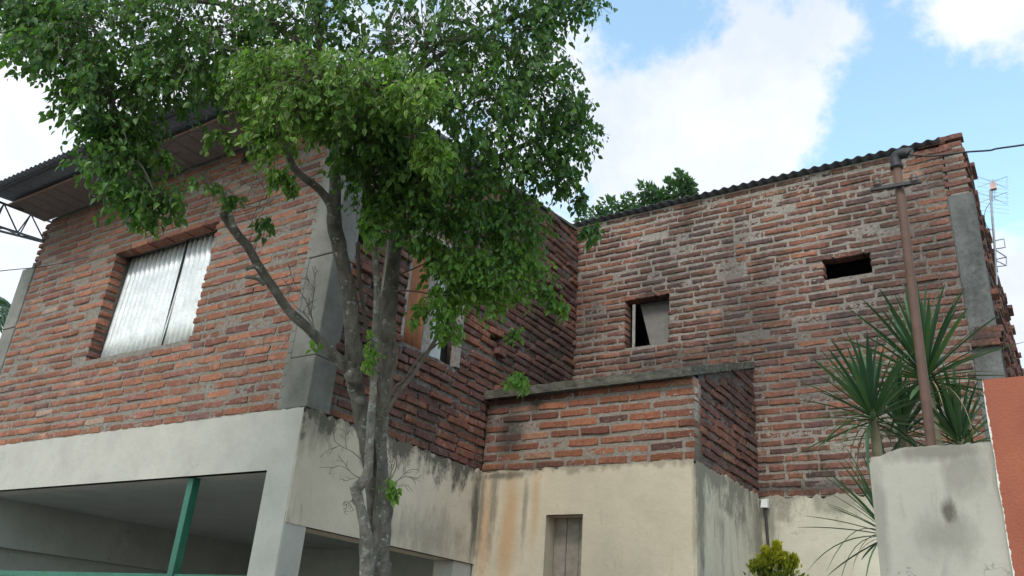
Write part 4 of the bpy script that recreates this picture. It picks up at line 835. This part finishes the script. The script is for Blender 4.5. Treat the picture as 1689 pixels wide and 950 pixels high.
# blobs: px, py, rx, ry, depth, half depth, amount, variegation, tint
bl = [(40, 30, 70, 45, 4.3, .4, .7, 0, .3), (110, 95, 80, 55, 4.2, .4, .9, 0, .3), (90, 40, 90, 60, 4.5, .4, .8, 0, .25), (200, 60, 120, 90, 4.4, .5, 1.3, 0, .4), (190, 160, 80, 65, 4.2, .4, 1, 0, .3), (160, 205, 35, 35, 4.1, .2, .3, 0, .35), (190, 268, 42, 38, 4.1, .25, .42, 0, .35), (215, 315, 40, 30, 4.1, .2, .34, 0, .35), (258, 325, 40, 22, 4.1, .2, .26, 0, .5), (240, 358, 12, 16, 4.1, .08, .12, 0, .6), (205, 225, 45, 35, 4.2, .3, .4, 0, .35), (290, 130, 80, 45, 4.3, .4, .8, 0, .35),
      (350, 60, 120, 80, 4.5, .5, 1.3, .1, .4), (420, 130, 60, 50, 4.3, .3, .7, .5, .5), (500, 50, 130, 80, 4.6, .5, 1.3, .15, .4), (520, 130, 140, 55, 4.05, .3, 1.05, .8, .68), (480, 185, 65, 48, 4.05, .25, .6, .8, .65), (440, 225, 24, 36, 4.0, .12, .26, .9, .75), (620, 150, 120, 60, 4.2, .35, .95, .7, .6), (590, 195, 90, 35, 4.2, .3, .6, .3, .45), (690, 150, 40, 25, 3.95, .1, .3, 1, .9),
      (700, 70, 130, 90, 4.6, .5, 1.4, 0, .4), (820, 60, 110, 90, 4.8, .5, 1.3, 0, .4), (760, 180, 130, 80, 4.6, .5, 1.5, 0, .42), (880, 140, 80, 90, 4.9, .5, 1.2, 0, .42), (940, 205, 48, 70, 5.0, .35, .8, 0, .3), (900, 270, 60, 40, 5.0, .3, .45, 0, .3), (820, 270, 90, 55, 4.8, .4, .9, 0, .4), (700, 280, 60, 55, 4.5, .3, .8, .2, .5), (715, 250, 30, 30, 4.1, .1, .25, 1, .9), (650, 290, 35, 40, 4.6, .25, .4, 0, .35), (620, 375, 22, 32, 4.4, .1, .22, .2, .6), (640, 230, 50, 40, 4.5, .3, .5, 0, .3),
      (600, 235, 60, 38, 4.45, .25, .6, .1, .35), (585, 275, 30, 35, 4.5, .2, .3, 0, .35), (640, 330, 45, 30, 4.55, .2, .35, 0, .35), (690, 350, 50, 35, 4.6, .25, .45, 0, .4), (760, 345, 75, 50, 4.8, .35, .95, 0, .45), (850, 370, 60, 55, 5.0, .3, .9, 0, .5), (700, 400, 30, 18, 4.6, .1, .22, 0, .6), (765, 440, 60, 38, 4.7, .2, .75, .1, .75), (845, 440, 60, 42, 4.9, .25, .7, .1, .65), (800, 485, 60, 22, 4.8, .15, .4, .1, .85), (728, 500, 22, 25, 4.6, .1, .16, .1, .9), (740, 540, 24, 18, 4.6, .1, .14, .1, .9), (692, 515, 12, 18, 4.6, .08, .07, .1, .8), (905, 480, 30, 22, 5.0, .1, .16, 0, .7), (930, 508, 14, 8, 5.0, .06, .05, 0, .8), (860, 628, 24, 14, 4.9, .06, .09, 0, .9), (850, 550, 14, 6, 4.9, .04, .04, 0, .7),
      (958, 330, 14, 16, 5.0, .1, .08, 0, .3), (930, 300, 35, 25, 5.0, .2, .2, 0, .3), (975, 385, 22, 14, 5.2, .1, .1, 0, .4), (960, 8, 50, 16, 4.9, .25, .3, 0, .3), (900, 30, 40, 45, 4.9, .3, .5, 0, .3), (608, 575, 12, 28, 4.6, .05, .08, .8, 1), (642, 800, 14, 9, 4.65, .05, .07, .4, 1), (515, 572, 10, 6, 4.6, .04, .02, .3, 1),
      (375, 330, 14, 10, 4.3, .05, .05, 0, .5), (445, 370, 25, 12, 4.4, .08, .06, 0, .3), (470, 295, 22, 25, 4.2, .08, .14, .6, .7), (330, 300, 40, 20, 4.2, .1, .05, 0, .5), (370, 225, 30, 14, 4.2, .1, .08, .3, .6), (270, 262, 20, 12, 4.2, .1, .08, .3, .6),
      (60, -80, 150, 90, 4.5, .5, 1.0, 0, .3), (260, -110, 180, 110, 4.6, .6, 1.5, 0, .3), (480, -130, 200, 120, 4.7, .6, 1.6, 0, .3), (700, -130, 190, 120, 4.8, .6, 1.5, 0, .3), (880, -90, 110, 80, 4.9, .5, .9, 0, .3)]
leaves = []; DENS = 128
for (px, py, rx, ry, D, hd, am, va, ti) in bl:
    c_ = at(px, py, D); k = D/FPX; near = min(nodes, key=lambda q: (q-c_).length) if py < 560 or px > 830 else None
    if near is not None and (near-c_).length > .2 and am > .25:
        mid = (near+c_)/2+Vector((0, 0, .06))+rv()*.04; tw.tube(spline([near, mid, c_], 4), [.009-.0006*i for i in range(9)], 6); nodes += [mid, c_]
    cn = c_ if near is None or (near-c_).length < .8 else c_
    for j in range(max(2, int(DENS*am))):
        while True:
            q = Vector((random.uniform(-1, 1), random.uniform(-1, 1), random.uniform(-1, 1)))
            if q.length < 1: break
        p = c_+rgt*(q.x*rx*k)+upv*(q.y*ry*k)+fwd*(q.z*hd)
        if p.y > 5.5 or (p.x < X2+.05 and p.y > 3.55): continue
        L = random.uniform(.1, .2) if am > .25 else .07
        dd = ((p-c_).normalized()*.6+rv()*.5+Vector((0, 0, -.5))).normalized()*L; p0 = p-dd*.5; p1 = p+dd*.5
        big = 1.0 if D > 4.05 else .92
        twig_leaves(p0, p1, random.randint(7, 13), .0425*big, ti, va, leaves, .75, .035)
        if random.random() < .6:
            m_ = (p0+c_)/2+rv()*.03; tw.tube([c_+(p0-c_)*.35+rv()*.02, m_, p0, p1+Vector((0, 0, -.02))], [.0028, .0022, .0016, .001], 3, cap=False)
for pts in ([(950, 315), (958, 340), (966, 365)], [(938, 280), (935, 310), (940, 350)]): tw.tube([at(x, y, 5.0) for x, y in pts], .0025, 4)
o = tw.mk('twigs', TWIG, tree); o['kind'] = 'stuff'
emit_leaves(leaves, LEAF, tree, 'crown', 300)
print('leaves', len(leaves))
# ---------------- trees behind, bush
def bushy(root, blobs, size, mat_, n, ti, single=0, droop=.2):
    lv = []
    for (c_, r) in blobs:
        for j in range(int(n)):
            q = rv()*random.random()**.4; p = Vector(c_)+Vector((q.x*r[0], q.y*r[1], q.z*r[2])); d = (q+Vector((0, 0, .2-droop))+rv()*.5)
            lv.append((tuple(p), tuple(d), tuple(rv()+Vector((0, 0, .6))), size*random.uniform(.7, 1.3), min(1, max(0, random.gauss(ti, .3))), 0))
    return emit_leaves(lv, mat_, root, 'crown', single)
ft = thing('tree', 'top of a green tree showing above the wavy metal roof of the right building', 'tree', (-7.0, 13.5, 0))
fb = []
for (px, py, r) in [(985, 365, 16), (1015, 352, 18), (1050, 345, 16), (1075, 325, 13), (1095, 335, 16), (1120, 318, 9), (1132, 303, 7), (975, 385, 14), (1105, 345, 14), (1040, 365, 22), (1085, 360, 22), (1000, 385, 20)]:
    c_ = at(px, py, 15); k = 15/FPX; fb.append((c_, (r*k*1.1, .5, r*k)))
bushy(ft, fb, .10, LEAF2, 260, .5)
mb = MB(); tb = at(1050, 420, 15.3); mb.tube([Vector((tb.x, tb.y, 0)), Vector((tb.x, tb.y, 4)), tb], [.2, .15, .1], 10)
for c_, r in fb: mb.tube([tb, (tb+c_)/2+Vector((0, 0, -.1)), c_], [.06, .04, .015], 6)
mb.mk('trunk', BARK, ft, True)
pb_ = Vector((at(1278, 930, 5.4)))
bu = thing('shrub', 'small yellow green bush in front of the plastered wall at the bottom edge', 'shrub', (pb_.x, pb_.y, 0))
k = 5.4/FPX; bb = [(at(x, y, 5.4), (r*k, r*k, r*k*1.3)) for x, y, r in [(1282, 955, 30), (1262, 928, 10), (1281, 912, 7), (1303, 934, 9), (1246, 936, 7), (1283, 990, 50), (1263, 912, 5), (1270, 1050, 55), (1281, 902, 4), (1310, 925, 5), (1272, 922, 9), (1292, 925, 8)]]
lv = []
for (c_, r) in bb:
    for j in range(int(120+r[0]*4500)):
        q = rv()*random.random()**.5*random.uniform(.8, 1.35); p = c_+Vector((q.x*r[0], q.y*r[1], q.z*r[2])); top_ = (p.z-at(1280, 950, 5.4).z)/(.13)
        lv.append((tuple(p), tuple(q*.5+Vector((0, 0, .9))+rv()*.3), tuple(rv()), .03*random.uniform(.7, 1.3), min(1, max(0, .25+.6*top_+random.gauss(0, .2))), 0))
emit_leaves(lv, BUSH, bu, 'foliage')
MB().tube([(pb_.x, pb_.y, 0), pb_], [.04, .02], 8).mk('stem', BARK, bu)
# ---------------- blade-leaved plants
def blade(k, droopy):
    rs = np.random.default_rng(k+90); n = 9; v = []; f = []; e = []
    for i in range(n):
        u = i/(n-1); w_ = .025*(math.sin(math.pi*min(1, .12+u*.88))**.6)*(1 if u < .98 else .1)+.004; zc = -droopy*u**2.4; y_ = u*(1-.25*droopy*u)
        v += [(-w_, y_, zc+.35*w_), (0, y_, zc), (w_, y_, zc+.35*w_)]; e += [1, 0, 1]
    for i in range(n-1): b_ = i*3; f += [(b_, b_+1, b_+4, b_+3), (b_+1, b_+2, b_+5, b_+4)]
    me = bpy.data.meshes.new('leaf'); me.from_pydata(v, [], f); tn = rs.random(); a = me.attributes.new('leaf', 'FLOAT_COLOR', 'POINT'); e = np.array(e)
    a.data.foreach_set('color', np.stack([e*0+tn, e*.66, e*0+.5, e*0+1], 1).astype(np.float32).ravel()); me.polygons.foreach_set('use_smooth', [True]*len(f)); me.materials.append(YUC); return me
DRY = simple('dry_blade', (.22, .16, .09), .85, 0, .3, 20)
STR = [blade(i, .08) for i in range(6)]; DRP = [blade(i+10, d_) for i, d_ in enumerate((.25, .4, .6, .8))]
DEAD = [blade(i+30, .7) for i in range(3)]
for d_ in DEAD: d_.materials[0] = DRY
def yucca(px, py, D, size, n, label, droop=.3, lean=(0, 0), up_min=-.5, thin=1.0):
    c_ = at(px, py, D); r_ = thing('yucca_plant', label, 'plant', (c_.x, c_.y, 0), 'spiky plants behind the pale pillar')
    MB().tube(spline([Vector((c_.x-.02, c_.y+.03, 0)), Vector((c_.x+.03, c_.y, c_.z*.6)), c_, c_+Vector((0, 0, .06))], 5), .022, 8, .2).mk('stem', simple('cane', (.16, .14, .09), .9), r_, True)
    for i in range(n):
        el = up_min+(1.5-up_min)*((i+.5)/n)**.75; az = i*2.39996+random.uniform(-.3, .3)
        d = Vector((math.cos(az)*math.cos(el)+lean[0], math.sin(az)*math.cos(el)+lean[1], math.sin(el))).normalized()
        me = random.choice(STR if (el > .35 or random.random() > droop) else (DEAD if random.random() < .3 else DRP)); o = bpy.data.objects.new('leaf', me); link(o, r_)
        n_ = Vector((0, 0, 1))-d*d.z
        if n_.length < .2: n_ = Vector((math.cos(az), math.sin(az), 0))*-1; n_ = n_-d*n_.dot(d)
        n_.normalize(); x_ = d.cross(n_); s_ = size*random.uniform(.75, 1.1); ww = s_*random.uniform(.7, 1.15)*thin
        if me in DEAD: s_ *= .7; ww *= .4
        M = Matrix((x_*ww, d*s_, n_*s_)).transposed().to_4x4(); M.translation = c_+Vector((0, 0, .05*(i/n)-.02)); o.matrix_basis = M
yucca(1528, 625, 4.1, .46, 96, 'tallest spiky plant, right behind the reddish pipe mast', .4)
yucca(1440, 690, 3.9, .38, 84, 'spiky plant left of the reddish mast, above the left corner of the pillar', .4)
yucca(1585, 735, 4.0, .36, 64, 'low spiky plant between the reddish pipe mast and the orange wall', .3, up_min=-.2)
yucca(1490, 715, 4.3, .36, 60, 'dark spiky plant crowded between the two taller ones, just above the pale pillar', .4, up_min=-.3)
yucca(1462, 880, 3.7, .38, 46, 'spiky plant low behind the pale pillar, its drooping leaves showing left of it', .95, (-.35, 0), -.6, .6)
# palm at far left
pa = thing('palm_tree', 'palm fronds showing at the far left edge beside the house', 'palm', tuple(Vector((at(-60, 600, 11).x, at(-60, 600, 11).y, 0))))
pc = at(-75, 520, 11); MB().tube([Vector((pc.x, pc.y, 0)), pc], [.2, .14], 10).mk('trunk', BARK, pa)
for i in range(11):
    a = i*.571; d = (rgt*math.cos(a)+upv*.35*math.sin(a)+fwd*.5*math.sin(a*1.7)+Vector((0, 0, .5))).normalized(); lv = MB(); L = 1.25; S = [pc+d*L*u+Vector((0, 0, -.8*u*u)) for u in np.linspace(0, 1, 16)]
    lv.tube(S, .012, 5)
    for j in range(2, 16):
        for sgn in (-1, 1):
            dr = (S[j]-S[j-1]).normalized(); sd = dr.cross(Vector((0, 0, 1))).normalized()*sgn; tip = S[j]+(sd*.22+dr*.25+Vector((0, 0, -.22)))*1.1; w_ = dr*.018
            lv.add([S[j]-w_, S[j]+w_, (S[j]+tip)/2+w_+Vector((0, 0, .03)), tip, (S[j]+tip)/2-w_+Vector((0, 0, .03))], [(0, 1, 2, 4), (4, 2, 3)])
    lv.mk('frond', LEAF2, pa)
